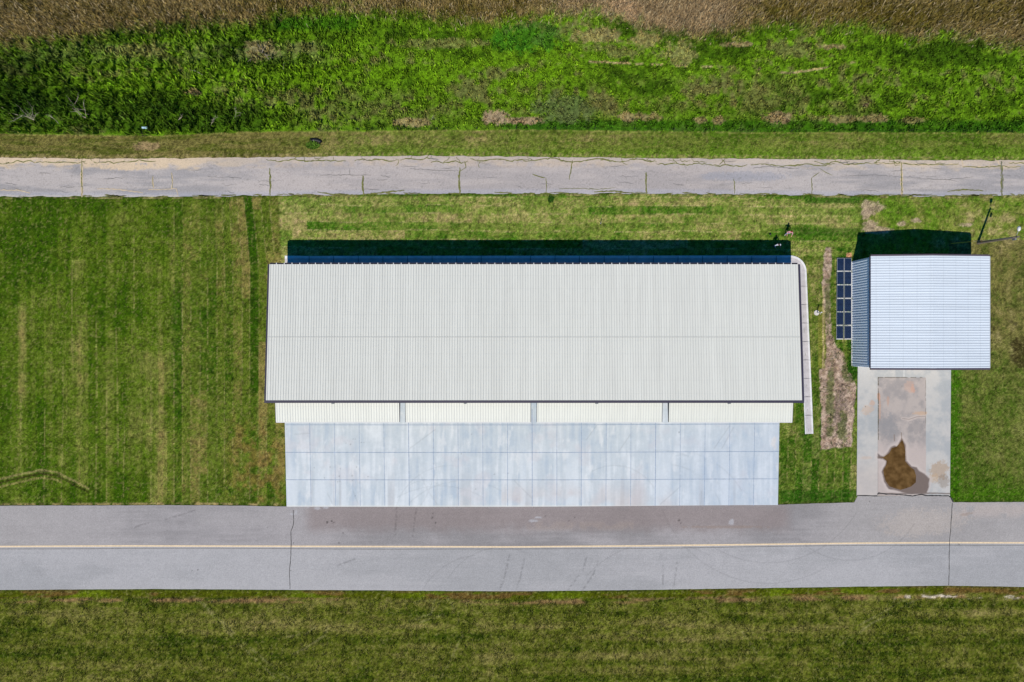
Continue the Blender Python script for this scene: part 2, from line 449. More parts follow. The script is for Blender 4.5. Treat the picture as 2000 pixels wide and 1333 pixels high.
    ol = box_mask(x, y, 1150, 1700, 160, 225, 25) * k(0.35, 0.6, n1 * 0.5 + n2 * 0.5)
    cs = mixc(cs, C(112, 112, 64), ol * 0.75)
    cs = mixc(cs, C(40, 72, 14), box_mask(x, y, -400, 520, 205, 258, 10) * 0.6)
    cs = mixc(cs, C(26, 56, 8), (1 - sstep(60, 210, x)) * box_mask(x, y, -400, 300, 105, 215, 20) * 0.6)
    cs = mixc(cs, C(46, 96, 14), box_mask(x, y, 980, 2400, 236, 262, 4) * 0.7)
    cs = mixc(cs, C(48, 102, 14), box_mask(x, y, 540, 700, 34, 60, 7) * 0.7)
    cs = mixc(cs, C(52, 116, 26), blob(x, y, 1030, 75, 75, 30, 8) * 0.7)
    for (bx, by, rx, ry, cc) in ((965,230,28,14,C(176,150,128)),(1030,236,42,7,C(170,144,118)),(805,240,36,9,C(160,144,104)),
                                 (1165,72,46,18,C(152,142,96)),(1260,78,30,16,C(150,142,92)),(1245,230,50,9,C(154,138,100)),(1520,230,32,11,C(156,134,104)),
                                 (1640,234,34,8,C(140,128,88)),(1705,232,32,9,C(148,134,96)),(1780,236,36,7,C(128,122,78)),(510,100,34,20,C(150,142,100)),
                                 (1100,215,60,30,C(96,112,66)),(380,184,16,6,C(150,128,100)),(1690,206,8,5,C(160,140,112)),(260,100,60,14,C(122,126,72)),
                                 (1330,105,32,26,C(140,140,86)),(1440,88,30,6,C(156,140,104)),(1625,92,30,6,C(158,142,104)),(590,95,40,12,C(112,118,66)),
                                 (1365,236,14,7,C(150,134,96)),(1405,236,14,8,C(150,134,96)),(860,86,90,10,C(122,128,70))):
        cs = mixc(cs, cc, blob(x, y, bx, by, rx, ry, bx * 0.01, 0.9, 12) * 0.8)
    ln = np.abs(y - curve([(1150,122),(1260,126),(1340,131),(1440,131),(1500,138),(1540,144),(1600,136),(1650,124),(1700,119)])(x) - 4 * (n2 - .5))
    cs = mixc(cs, C(168, 156, 110), (1 - sstep(1, 3, ln)) * (x > 1150) * (x < 1690) * k(0.42, 0.55, fbm(x, y, 26, oct=2, seed=61)))
    c = mixc(c, cs, m)
    # dry crop along the top
    cb = cropb(x) - 4 + 44 * (n2 - 0.5) + 20 * (n3 - 0.5) + 6 * (sp - .5)
    m = 1 - sstep(-20, 18, y - cb)
    v2 = 0.5 * n1 + 0.5 * n2
    cs = mixc(C(100, 90, 40), C(134, 118, 74), k(0.36, 0.6, v2))
    cs = mixc(cs, C(158, 136, 108), blob(x, y, 1300, 22, 200, 60, 3, 0.6, 60) * 0.65)
    cs = mixc(cs, C(186, 158, 124), blob(x, y, 1222, 20, 30, 24, 4) * 0.6)
    cs = mixc(cs, C(102, 92, 34), box_mask(x, y, 1500, 1960, 6, 48, 14) * 0.6)
    c = mixc(c, cs, m)
    # south field
    m = (y > 1120)
    band = fbm(x, y, 420, 16, oct=3, seed=71)
    hs_ = fbm(x, y, 44, 9, oct=4, seed=76)
    v2 = 0.20 * n1 + 0.16 * n2 + 0.26 * hs_ + 0.38 * band + 0.25 * (sp - 0.5) + 0.1 * (n3 - 0.5)
    cs = mixc(C(58, 76, 10), C(92, 100, 30), k(0.34, 0.50, v2))
    cs = mixc(cs, C(118, 116, 56), k(0.50, 0.64, v2))
    cs = mixc(cs, C(144, 132, 82), k(0.64, 0.80, v2))
    dd = taxS(x)
    g1 = mixc(C(78, 86, 12), C(92, 108, 14), k(0.42, 0.6, fbm(x, y, 70, oct=3, seed=72)))
    g1 = mixc(g1, C(104, 84, 40), k(0.54, 0.66, fbm(x, y, 60, 12, oct=3, seed=74)))
    cs = mixc(cs, g1, 1 - sstep(14, 18, y - dd + 3 * (n2 - .5)))
    br = box_mask(x, y - dd + 5 * (n3 - .5), -400, 2400, 17, 26, 3.5) * k(0.44, 0.62, fbm(x, y, 50, 9, oct=3, seed=73))
    cs = mixc(cs, C(150, 118, 82), br * 0.8)
    wh = box_mask(x, y - dd + 5 * (n3 - .5), 1745, 1990, 18.5, 24, 2) * k(0.50, 0.64, fbm(x, y, 16, 5, oct=3, seed=75))
    cs = mixc(cs, C(214, 200, 182), wh * 0.9)
    for tr in ([(380,1165),(440,1230),(500,1290),(560,1345)],[(398,1180),(470,1250),(540,1310),(590,1345)],[(640,1225),(636,1240),(605,1262),(570,1280)],
               [(615,1225),(600,1238),(560,1245)],[(850,1170),(842,1200),(800,1214)],[(870,1200),(820,1216)],[(875,1170),(886,1188)],[(1790,1172),(1700,1220),(1640,1262)],
               [(1770,1172),(1670,1226)],[(1910,1225),(1960,1268),(2000,1310)],[(860,1330),(905,1240)],[(1280,1240),(1300,1300)],[(1450,1235),(1480,1280)]):
        d = poly_dist(x, y, tr)
        cs = mixc(cs, C(156, 152, 104), (1 - sstep(0.8, 3.4, d)) * 0.36 * k(0.40, 0.60, n3 * .5 + n2 * .5))
    c = mixc(c, cs, m)
    # bare earth strip
    e = fbm(x, y, 7, oct=3, seed=81)
    d = poly_dist(x, y, DIRT, True); ins = in_poly(x, y, DIRT)
    sd = np.where(ins, -d, d) + 7 * (n2 - 0.5) + 2.5 * (n3 - .5)
    cs = mixc(C(158, 134, 116), C(186, 164, 146), k(0.38, 0.62, e))
    cs = mixc(cs, C(122, 106, 96), blob(x, y, 1642, 800, 16, 50, 9, .8) * 0.6)
    gw = blob(x, y, 1622, 790, 8, 75, 10, 1.2, 9) + blob(x, y, 1646, 840, 10, 34, 11, 1.2, 9) + blob(x, y, 1656, 715, 10, 40, 12, 1.2, 8) + blob(x, y, 1617, 590, 6, 60, 13, 1.0, 8)
    cs = mixc(cs, C(82, 96, 44), np.clip(gw, 0, 1) * 0.75)
    c = mixc(c, cs, 1 - sstep(-1, 1.2, sd))
    c = mixc(c, C(206, 184, 140), (1 - sstep(0.7, 2.2, np.abs(x - 1608 - 4 * (n2 - .5)))) * box_mask(x, y, 1600, 1616, 560, 720, 2) * 0.7)
    for (bx, by, rx, ry) in ((1704,405,22,13),(1692,418,10,12),(1712,450,28,7),(1700,438,14,8),(1762,438,12,5),(1790,432,10,5),(1885,440,14,5)):
        c = mixc(c, C(182, 160, 136), blob(x, y, bx, by, rx, ry, by * 0.01, 0.8, 12) * 0.8)
    c = mixc(c, C(222, 160, 124), box_mask(x, y, 1653, 1664, 495, 505, 1) * 0.8)
    # curved wheel track in the south-west corner of the lawn
    tr = [(-60,950),(0,944),(40,934),(80,926),(110,930),(140,945),(172,962)]
    d = poly_dist(x, y, tr)
    c = mixc(c, C(54, 44, 24), (1 - sstep(0.8, 2.6, d + 3 * (n3 - .5))) * 0.75)
    d = poly_dist(x, y + 7, tr)
    c = mixc(c, C(176, 158, 108), (1 - sstep(1, 3, d + 3 * (n3 - .5))) * 0.5)
    d = poly_dist(x, y - 8, tr)
    c = mixc(c, C(168, 150, 98), (1 - sstep(0.8, 2.6, d + 3 * (n3 - .5))) * 0.5 * (x < 120))
    # dark moist / dead edge along the pavements
    for f, sgn in ((oldS, 1), (taxN, -1), (taxS, 1)):
        d = sgn * (y - f(x))
        c = mixc(c, C(60, 74, 26), (1 - sstep(1, 5, np.abs(d - 1 - 3 * (n2 - .5)))) * 0.55 * (x > -500))
    c = mixc(c, C(190, 162, 116), (1 - sstep(0.5, 2.5, np.abs(taxN(x) - 3 - y + 3 * (n2 - .5)))) * (x < 556) * 0.7 * k(0.4, 0.6, n2))
    c = mixc(c, C(186, 170, 120), (1 - sstep(0.5, 2.5, np.abs(y - oldS(x) - 3 + 3 * (n2 - .5)))) * ((x > 1000) | (x < 440)) * 0.55 * k(0.4, 0.6, n2))
    # individual tufts: small light and dark flecks
    g = 0.55 * vnoise(x / 2.1, y / 2.1, 301) + 0.45 * vnoise(x / 4.3, y / 4.3, 302) - 0.5
    c = c * np.clip(1 + 1.7 * g, 0.3, 2.1)[..., None]
    fl = sstep(0.68, 0.9, vnoise(x / 2.6, y / 2.6, 303))
    c = mixc(c, C(176, 170, 104), fl * 0.28 * (y > 262))
    return np.clip(c, 0.002, 0.9)

# ------------------------------------------------------------ ground, one sheet to the horizon
def grid_mesh(name, XX, YY, ZZ, mat, col, parent=None, smooth=True):
    nr, nc = XX.shape
    v = np.stack([XX, YY, ZZ], -1).reshape(-1, 3)
    i = np.arange(nr * nc).reshape(nr, nc)
    f = np.stack([i[:-1, :-1], i[:-1, 1:], i[1:, 1:], i[1:, :-1]], -1).reshape(-1, 4)
    return np_mesh(name, v, [f], mat, parent, col.reshape(-1, 3), smooth)

far = np.array([72, 78, 86, 100, 130, 180, 260, 420, 800, 1500, 2600])
fx = np.concatenate([-far[::-1], np.arange(-70, 70.01, 0.13), far])
fy = np.concatenate([-far[::-1] + 22, np.arange(-48, 48.01, 0.13), far - 22])
XX, YY = np.meshgrid(fx, fy)
gpx = XX * S + 1000; gpy = 667 - YY * S
gc = ground_color(np.clip(gpx, -380, 2380), np.clip(gpy, -380, 1700))
dout = np.maximum(np.abs(XX) - 66, np.abs(YY) - 45)
fw = sstep(0, 7, dout)
fm = fbm(gpx, gpy, 900, oct=3, seed=95)
fc = mixc(C(92, 98, 44), C(118, 110, 62), sstep(.35, .65, fm))
fc = mixc(fc, C(112, 98, 62), sstep(60, -60, gpy) if False else 1 - sstep(-60, 60, gpy))
gc = mixc(gc, fc, fw)
ZZ = -0.012 + 0.012 * fbm(gpx, gpy, 6, oct=2, seed=91)
ground = grid_mesh('ground', XX, YY, ZZ, M_ground, gc)
tag(ground, kind='structure')

# ------------------------------------------------------------ pavements
def strip(name, x0, x1, fN, fS, step, nt, z, colf, mat, edge=1.2, seed=0, thick=0.0, extra=None):
    xs = np.arange(x0, x1 + step, step); t = np.linspace(0, 1, nt)
    X, T = np.meshgrid(xs, t)
    eN = edge * 2 * (fbm(xs, xs * 0, 22, oct=4, seed=seed) - 0.5); eS = edge * 2 * (fbm(xs, xs * 0 + 9, 22, oct=4, seed=seed + 5) - 0.5)
    N = fN(xs) + eN; Sx = fS(xs) + eS
    Y = N[None, :] * (1 - T) + Sx[None, :] * T
    c = colf(X, Y)
    ZZ = np.full(X.shape, z)
    v = np.stack([WX(X), WY(Y), ZZ], -1).reshape(-1, 3)
    nr, nc = X.shape
    i = np.arange(nr * nc).reshape(nr, nc)
    f = np.stack([i[1:, :-1], i[1:, 1:], i[:-1, 1:], i[:-1, :-1]], -1).reshape(-1, 4)
    mats = [mat]; faces = [f]; mi = np.zeros(len(f), int); col = c.reshape(-1, 3)
    if extra is not None:
        mb, em = extra
        ev = np.array(mb.v); b = len(v)
        v = np.concatenate([v, ev]); col = np.concatenate([col, np.full((len(ev), 3), 0.3)])
        fa = np.array([q for q in mb.f]) + b
        faces.append(fa); mi = np.concatenate([mi, np.array(mb.m) + 1]); mats += em
    return np_mesh(name, v, faces, mats, None, col, False, mi)

def wander(pts, step=4, amp=1.0, seed=0):
    out = []
    r = random.Random(seed)
    for (a, b), (c, d) in zip(pts[:-1], pts[1:]):
        L = math.hypot(c - a, d - b); n = max(1, int(L / step))
        for k in range(n):
            t = k / n; j = amp * r.uniform(-1, 1) if k else 0
            out.append((a + (c - a) * t - (d - b) / L * j, b + (d - b) * t + (c - a) / L * j))
    out.append(pts[-1])
    return out

# old cracked road
def old_col(x, y):
    n1 = fbm(x, y, 110, 30, oct=4, seed=101); n2 = fbm(x, y, 12, oct=4, seed=102); n3 = fbm(x, y, 50, 5, oct=3, seed=103)
    c = mixc(C(166, 162, 162), C(192, 184, 180), sstep(0.35, 0.62, 0.6 * n1 + 0.4 * n3))
    c = c * (1 + 0.14 * (n2 - 0.5))[..., None]
    c = mixc(c, C(196, 186, 182), sstep(340, 600, x) * (1 - sstep(1300, 1600, x)) * 0.45)
    jn = np.array([-900, 160, 300, 527, 709, 898, 1066, 1262, 1433, 1585, 1760, 1955]); si = np.searchsorted(jn, x)
    c = c * (1 + 0.09 * (hsh(si, 1, 6) - .5))[..., None]
    d = y - oldN(x)
    c = mixc(c, C(206, 184, 160), box_mask(x, d, 480, 1180, 8, 20, 4) * 0.35 * sstep(.4, .6, n2))
    sand = (1 - sstep(0, 15, d - 5 - 34 * (fbm(x, y, 26, 8, oct=4, seed=104) - 0.5))) * (0.35 + 0.65 * (1 - sstep(330, 520, x)) + 0.2 * sstep(1500, 1700, x))
    sand = np.maximum(sand, blob(x, y, 250, 327, 60, 7, 20, 0.5, 20)); sand = np.maximum(sand, box_mask(x, y, 205, 330, 314, 330, 4) * sstep(.4, .5, n2))
    c = mixc(c, C(228, 204, 170), np.clip(sand, 0, 1) * 0.85)
    e = oldS(x) - y
    c = mixc(c, C(214, 202, 178), (1 - sstep(1, 4, e - 3 * (n2 - .3))) * (x < 350) * 0.8)
    c = mixc(c, C(176, 180, 196), (1 - sstep(4, 12, e)) * 0.4)
    c = mixc(c, C(158, 162, 174), blob(x, y, 1450, 345, 90, 10, 22, .5, 30) * 0.5)
    c = mixc(c, C(120, 116, 110), sstep(0.70, 0.78, fbm(x, y, 3, oct=2, seed=107)) * 0.3)
    return np.clip(c, 0, 1)
mb = MB()
zc = 0.038
r = random.Random(3)
def crack(pts, wd, mi, amp=1.0, step=4, z=zc, taper=True):
    q = wander(pts, step, amp, r.random())
    n = len(q)
    ws = [wd * (0.35 + 0.65 * math.sin(math.pi * (0.12 + 0.76 * i / max(1, n - 1)))) * r.uniform(0.6, 1.4) for i in range(n)]
    mb.ribbon(q, ws, z, mi)
# longitudinal edge crack with branches
x = -60
while x < 2060:
    L = r.uniform(50, 170)
    if not (300 < x < 520 and r.random() < 0.3) :
        off = r.uniform(5, 15)
        pts = []
        for k in range(7):
            xx = x + L * k / 6
            pts.append((xx, oldN(xx) + off + r.uniform(-3.0, 3.0)))
        left = x < 460 or x > 1680
        if left: crack(pts, 0.20, 2, 1.2, 4, zc)
        crack(pts, 0.11 if left else 0.13, 1, 1.2, 4, zc + 0.004)
        for k in range(r.choice((0, 1, 2, 2))):
            a = r.choice(pts); dx = r.uniform(-14, 14)
            e = (a[0] + dx, a[1] - off - 1)
            if r.random() < 0.25: e = (a[0] + dx, a[1] + r.uniform(6, 14))
            crack([a, ((a[0]+e[0])/2 + r.uniform(-3, 3), (a[1]+e[1])/2), e], 0.08 if not left else 0.14, r.choice((1, 2, 2)) if left else 1, 1.4, 3, zc + 0.008)
    x += L * r.uniform(0.75, 1.15)
for (xx, y0, y1, wd, mi) in ((160,318,386,0.30,2),(527,330,383,0.22,1),(709,344,382,0.24,1),(898,328,381,0.22,1),(1262,338,380,0.20,1),(1433,350,380,0.10,1),(1585,348,384,0.12,1),(1760,318,384,0.32,2),(1955,316,384,0.30,1),(299,345,368,0.16,2),(335,338,370,0.16,2),(1066,348,379,0.10,1)):
    x1 = xx + r.uniform(-2, 2)
    crack([(xx, y0), (x1, (y0 + y1) / 2), (xx + 1, y1)], wd, mi, 0.8, 3, zc + 0.012)
    if mi == 2 or wd > .25: crack([(xx, y0), (x1, (y0 + y1) / 2), (xx + 1, y1)], wd * 0.4, 1 if mi == 2 else 0, 0.8, 3, zc + 0.016)
for pts, wd, mi in (([(1118,314),(1115,333),(1112,352)],0.12,1),([(1040,341),(1050,345),(1064,348)],0.12,1),([(908,316),(910,328),(898,336)],0.1,1),
                    ([(625,343),(690,343),(725,343)],0.06,0),([(683,330),(684,342)],0.05,0),([(800,330),(850,334),(895,334)],0.05,0),([(1092,370),(1130,369),(1170,371),(1200,368)],0.07,1),
                    ([(1600,330),(1625,344)],.07,1),([(1586,348),(1600,338)],0.08,1),([(0,372),(40,373),(60,379)],0.12,2),([(190,370),(230,371),(280,378)],0.12,2),([(290,372),(345,370),(348,384)],0.1,2),
                    ([(620,376),(650,381),(700,382)],0.16,1),([(710,381),(760,376),(790,373)],0.16,1),([(1160,376),(1200,374),(1230,378)],0.16,1),([(1850,376),(1880,371),(1920,374)],0.14,1),([(1470,330),(1500,326),(1560,331)],0.06,0),
                    ([(1640,345),(1700,343),(1755,346)],0.05,0),([(1790,350),(1850,352),(1900,347)],0.05,0)):
    crack(pts, wd, mi, 0.8, 4, zc + 0.020)
for i in range(22):      # short cross cracks and loose edge pieces along the north shoulder
    xx = r.uniform(-20, 2020)
    if 400 < xx < 540: continue
    a = (xx, oldN(xx) - 1); b_ = (xx + r.uniform(-6, 6), oldN(xx) + r.uniform(4, 11)); d_ = (b_[0] + r.uniform(8, 26), b_[1] + r.uniform(-3, 3))
    crack([a, b_, d_], r.uniform(.03, .08), r.choice((0, 1, 1)), 1.2, 3, zc + 0.028)
for i in range(40):
    xx = r.uniform(-20, 2020); yy = r.uniform(326, 374)
    crack([(xx, yy), (xx + r.uniform(10, 40), yy + r.uniform(-5, 5))], r.uniform(.02, .045), 0, 1.5, 4, zc + 0.032)
for i in range(70):      # tufts along the southern edge
    xx = r.uniform(440, 2020) if r.random() < .8 else r.uniform(0, 440)
    crack([(xx, oldS(xx) - r.uniform(0, 3)), (xx + r.uniform(8, 34), oldS(xx) - r.uniform(0, 1.5))], r.uniform(0.06, 0.18), 1, 0.8, 4, zc + 0.024)
old_road = strip('old_road', -330, 2330, oldN, oldS, 1.6, 50, 0.034, old_col, M_tar, 3.0, 3, extra=(mb, [M_crack, M_weed, M_sand]))
tag(old_road, kind='structure')

# taxiway
def arc_mask(x, y, cx, cy, rad, wdt, a0=None, a1=None):
    d = np.abs(np.hypot(x - cx, y - cy) - rad)
    m = 1 - sstep(0.3 * wdt, wdt, d)
    if a0 is not None:
        a = np.degrees(np.arctan2(-(y - cy), x - cx)) % 360
        m = m * ((a > a0) & (a < a1))
    return m
def tax_col(x, y):
    n1 = fbm(x, y, 160, 60, oct=4, seed=111); n2 = fbm(x, y, 14, oct=4, seed=112); n3 = fbm(x, y, 90, 3.5, oct=3, seed=113)
    up = y < taxC(x)
    c = mixc(C(168, 168, 170), C(179, 178, 180), sstep(0.35, 0.65, n1 * .8 + n3 * .2))
    cu = mixc(C(148, 145, 146), C(169, 165, 166), sstep(0.35, 0.65, n1 * .8 + n3 * .2))
    cu = mixc(cu, C(174, 170, 168), 0.5 * (1 - sstep(0, 400, x)) + 0.65 * sstep(1540, 1700, x))
    cu = mixc(cu, C(148, 136, 134), box_mask(x, y + 16 * (n2 - .5), 600, 1540, 984, 1035, 16) * 0.75)
    cu = mixc(cu, C(160, 146, 138), box_mask(x, y, 1030, 1250, 1020, 1036, 5) * 0.5 * sstep(.4, .6, n2))
    cu = mixc(cu, C(188, 178, 170), blob(x, y, 1800, 1020, 90, 30, 5, .6, 40) * 0.6)
    cu = mixc(cu, C(190, 176, 168), box_mask(x, y, 1864, 2060, 984, 1010, 10) * 0.5 * sstep(.35, .6, n2))
    cu = mixc(cu, C(170, 166, 166), box_mask(x, y, 380, 560, 990, 1030, 12) * .4)
    c = np.where(up[..., None], cu, c)
    c = c * (1 + 0.12 * (n2 - 0.5) + 0.03 * (n3 - .5) + 0.10 * (vnoise(x / 2.2, y / 2.2, 77) - .5))[..., None]
    dk = np.zeros(x.shape)
    for a in ((940,1215,130,1.6,95,160),(1500,920,220,1.5,200,300),(1500,900,200,1.6,230,330),(1660,950,145,1.6,225,330),(980,1190,120,1.2,60,150),(1290,1250,190,1.4,60,140)):
        dk = np.maximum(dk, arc_mask(x, y, *a) * 0.14)
    for pts in ([(1145,1090),(1138,1115),(1110,1152)],[(1168,1095),(1160,1120),(1138,1154)],[(1024,1092),(1016,1130),(1008,1155)],[(995,1085),(985,1130),(975,1155)],
                [(1322,1100),(1316,1150)],[(1295,1105),(1294,1148)],[(324,1015),(380,998)],[(262,1031),(290,1022)],[(775,992),(772,1045)],[(813,995),(806,1048)],[(700,1090),(660,1105)]):
        d = poly_dist(x, y, pts)
        dk = np.maximum(dk, (1 - sstep(0.8, 2.6, d)) * 0.28 * sstep(.35, .6, fbm(x, y, 3, oct=2, seed=114)))
    for (bx, by, br) in ((639,1021,2.2),(648,1018.5,1.6),(652,1021,1.4),(650,1023,1.2),(844,1012,1.9),(846,1003,1.3),(851,1022,1.8),(670,1042,1.2),(662,1061,1.5),(574,1061,1.2),(1065,1009,1.2),(1111,1018,1.3),(1122,1011.5,1.3),(1326,1017,2),(1329,1023,1.3),(1698,980.5,1.3),(1872,1063.5,1.4),(386,1114,1.8),(375,1116,1.2),(1761,1067,1.3),(568,1115,1.1),(523,1030,1.1)):
        dk = np.maximum(dk, (1 - sstep(0.5, 1.3, np.hypot(x - bx, y - by) / br + 0.8 * (vnoise(x, y, 5) - .5))) * 0.65)
    c = c * (1 - dk)[..., None]
    for (bx, by, rx, ry) in ((620,994,7,3),(635,992,6,2.2),(602,991,3,1.5),(1042,1018,10,3),(1050,1012,8,2),(1428,1020,6,6),(579,1002,2,5),(572,1005,6,1.4)):
        c = mixc(c, C(196, 198, 204), blob(x, y, bx, by, rx, ry, 4, 0.5, 5) * 0.55)
    c = mixc(c, C(208, 206, 206), (1 - sstep(0, 2, np.abs(y - taxS(x)) - 0)) * 0.3)
    for (bx, by, rx, ry) in ((1884,1006,9,3),(1893,1003,9,2),(1410,1030,90,3)):
        c = mixc(c, C(150, 128, 112), blob(x, y, bx, by, rx, ry, 7, .5, 8) * 0.4)
    return np.clip(c, 0, 1)
mb = MB()
xs = np.arange(-330, 2331, 20)
mb.ribbon([(x, taxC(x)) for x in xs], 0.195, 0.040, 2)
mb.ribbon([(x, taxC(x) + 4.6 + 0.5 * math.sin(x * .011)) for x in xs], 0.07, 0.040, 0)
for pts in ([(573,997),(574,1015),(573,1026),(568.5,1038),(569,1060),(568,1090),(565.5,1120),(566.5,1151)],[(1860,983),(1858.5,1000),(1856,1040),(1854,1058),(1853.5,1100),(1852.5,1144)]):
    q = wander(pts, 5, 0.35, 2)
    mb.ribbon(q, [0.075 * r.uniform(.7, 1.3) for _ in q], 0.044, 1)
# flare of the taxiway in front of the driveway is part of the same pavement
def strip_poly(mbx, pts, z, mi): 
    mbx.add([P(a, b, z) for a, b in pts], [tuple(range(len(pts)))], mi)
taxiway = strip('taxiway', -330, 2330, taxN, taxS, 1.8, 96, 0.034, tax_col, M_tar, 0.6, 12, extra=(mb, [M_crack, M_crackdark, M_line]))
tag(taxiway, kind='structure')
fl_n = curve([(1668,982.4),(1675,969.5),(1712,970),(1800,968.5),(1855,969.5),(1861,982)])
fl = strip('driveway_flare', 1668, 1861, fl_n, lambda x: taxN(x) + 0 * x + 1.2, 1.2, 14, 0.028, tax_col, M_tar, 0.3, 14)
tag(fl, kind='structure')

# concrete apron in front of (and inside) the hangar
def apr_col(x, y):
    i = np.floor((x - 556.8) / 48.25); j = (y > 830).astype(int) + (y > 884) + (y > 937.5)
    s = hsh(i, j, 3)
    n1 = fbm(x, y, 90, oct=4, seed=121); n2 = fbm(x, y, 16, oct=4, seed=122)
    st = fbm(x, y, 6, 70, oct=4, seed=123); st2 = vnoise(x / 13, y / 400 + i * 3.1, 8)
    v = 0.30 * n1 + 0.22 * n2 + 0.42 * st + 0.06 * s
    c = mixc(C(188, 202, 215), C(204, 214, 221), sstep(0.34, 0.50, v))
    c = mixc(c, C(226, 233, 238), sstep(0.48, 0.70, v))
    c = mixc(c, C(232, 236, 238), sstep(.62, .8, fbm(x, y, 9, 26, oct=4, seed=128)) * .6)
    c = mixc(c, C(222, 230, 236), sstep(0.62, 0.80, st2) * 0.75 * sstep(840, 940, y))
    c = mixc(c, C(184, 186, 190), sstep(0.74, 0.84, vnoise(x / 11, y / 500 + i * 2.3, 18)) * 0.5 * sstep(900, 980, y))
    c = mixc(c, C(216, 212, 216), sstep(0.58, 0.78, fbm(x, y, 34, oct=4, seed=127)) * 0.35)
    c = mixc(c, C(210, 200, 196), sstep(0.5, 0.7, fbm(x, y, 60, oct=3, seed=124)) * sstep(925, 985, y) * (x > 980) * (x < 1330) * 0.5)
    c = mixc(c, C(186, 202, 226), sstep(1180, 1420, x) * 0.25)
    dk = np.zeros(x.shape)
    for a in ((905,1090,150,1.6,60,175),(880,1020,110,1.4,80,175),(1290,1010,130,1.8,20,95),(1300,1020,112,1.8,15,90),(1310,1040,160,1.6,30,80),(860,1120,170,1.2,60,120),(1210,960,160,1.5,320,30+330),(1010,860,200,1.6,200,300),(700,900,150,1.3,290,350),
              (1200,1000,90,1.6,30,120),(1330,960,70,1.4,10,100),(830,1000,60,1.2,60,130)):
        dk = np.maximum(dk, arc_mask(x, y, *a) * 0.11 * sstep(.3, .55, fbm(x, y, 30, oct=2, seed=125)))
    for pts in ([(800,877),(850,840)],[(650,985),(640,965)],[(700,985),(690,960)],[(1395,876),(1425,832)],[(1410,876),(1432,836)],[(575,849),(605,847)],[(1145,860),(1165,832)],[(1210,880),(1232,848)],[(1005,940),(1040,975)],[(1290,985),(1330,950)]):
        dk = np.maximum(dk, (1 - sstep(0.5, 1.6, poly_dist(x, y, pts))) * 0.13)
    for (bx, by, br) in ((685,868.5,1.7),(694,858,1.1),(690,858,1.1),(676,866,1.1),(706,865,1.1),(711,865,1.1),(560,838.5,1.2),(614,914,1.4),(645,913,1.3),(665,916,1.3),(688,930,1.8),(663,931,1.5),(660,942,1.3),(697,913,1.3),(634,934,1.3),(719,932,1.3),(664,941,1.2),(689,939,1.2),(694,969,1.5),(966,927,1.6),(992,925,1.6),(929,956,1.5),(901,887,1.3),(921,849,1.3),(1326,845,1.6)):
        dk = np.maximum(dk, (1 - sstep(0.5, 1.3, np.hypot(x - bx, y - by) / br)) * 0.35)
    c = c * (1 - dk)[..., None]
    c = mixc(c, C(236, 236, 226), sstep(988, 990, y + 1.2) * 0.5)
    c = mixc(c, C(234, 226, 220), blob(x, y, 1511, 868, 5, 14, 3, .5, 8) * .5)
    return np.clip(c, 0, 1)
apxl = curve([(0,556.5),(826,556.5),(990,560),(2000,560)]); apxr = curve([(0,1522),(824,1522),(988,1519),(2000,1519)])
def quad_sheet(name, xl, xr, y0, y1, nx, ny, z, colf, mat, extra=None):
    U, V = np.meshgrid(np.linspace(0, 1, nx), np.linspace(0, 1, ny))
    Y = y0(U) * (1 - V) + y1(U) * V
    X = xl(Y) * (1 - U) + xr(Y) * U
    c = colf(X, Y)
    v = np.stack([WX(X), WY(Y), np.full(X.shape, z)], -1).reshape(-1, 3)
    i = np.arange(nx * ny).reshape(ny, nx)
    f = np.stack([i[1:, :-1], i[1:, 1:], i[:-1, 1:], i[:-1, :-1]], -1).reshape(-1, 4)
    # skirt down to the soil
    ring = np.concatenate([i[0, :], i[1:, -1], i[-1, -2::-1], i[-2:0:-1, 0]])
    b = len(v); sk = v[ring].copy(); sk[:, 2] = -0.03
    v = np.concatenate([v, sk]); col = np.concatenate([c.reshape(-1, 3), c.reshape(-1, 3)[ring]])
    n = len(ring); k = np.arange(n); k2 = (k + 1) % n
    f = np.concatenate([f, np.stack([ring[k], ring[k2], b + k2, b + k], -1)])
    mats = [mat]; faces = [f]; mi = np.zeros(len(f), int)
    if extra is not None:
        mb, em = extra
        ev = np.array(mb.v); b = len(v)
        v = np.concatenate([v, ev]); col = np.concatenate([col, np.full((len(ev), 3), 0.3)])
        faces.append(np.array(mb.f) + b); mi = np.concatenate([mi, np.array(mb.m) + 1]); mats += em
    return np_mesh(name, v, faces, mats, None, col, False, mi)
mb = MB()
for k in range(1, 20):
    xt = 556.8 + 48.25 * k; xb = 560 + 47.95 * k
    mb.ribbon([(xt, 800), (xt, 826), ((xt*.4+xb*.6), 930), (xb, 988.5)], 0.055 if k % 5 else 0.075, 0.066, 0)
for yy in (830.3, 884, 937.5):
    mb.ribbon([(557.5, yy + 0.3), (800, yy + .5), (1100, yy + .5), (1350, yy - 0.8), (1520.5, yy - 1.5)], 0.06, 0.070, 0)
apron = quad_sheet('concrete_apron', apxl, apxr, lambda u: 650 + 0 * u, lambda u: 990.3 + 0.3 * np.sin(u * 3.1) - 3.2 * sstep(.4, 1, u), 640, 210, 0.062, apr_col, M_conc, (mb, [M_joint]))
tag(apron, kind='structure')

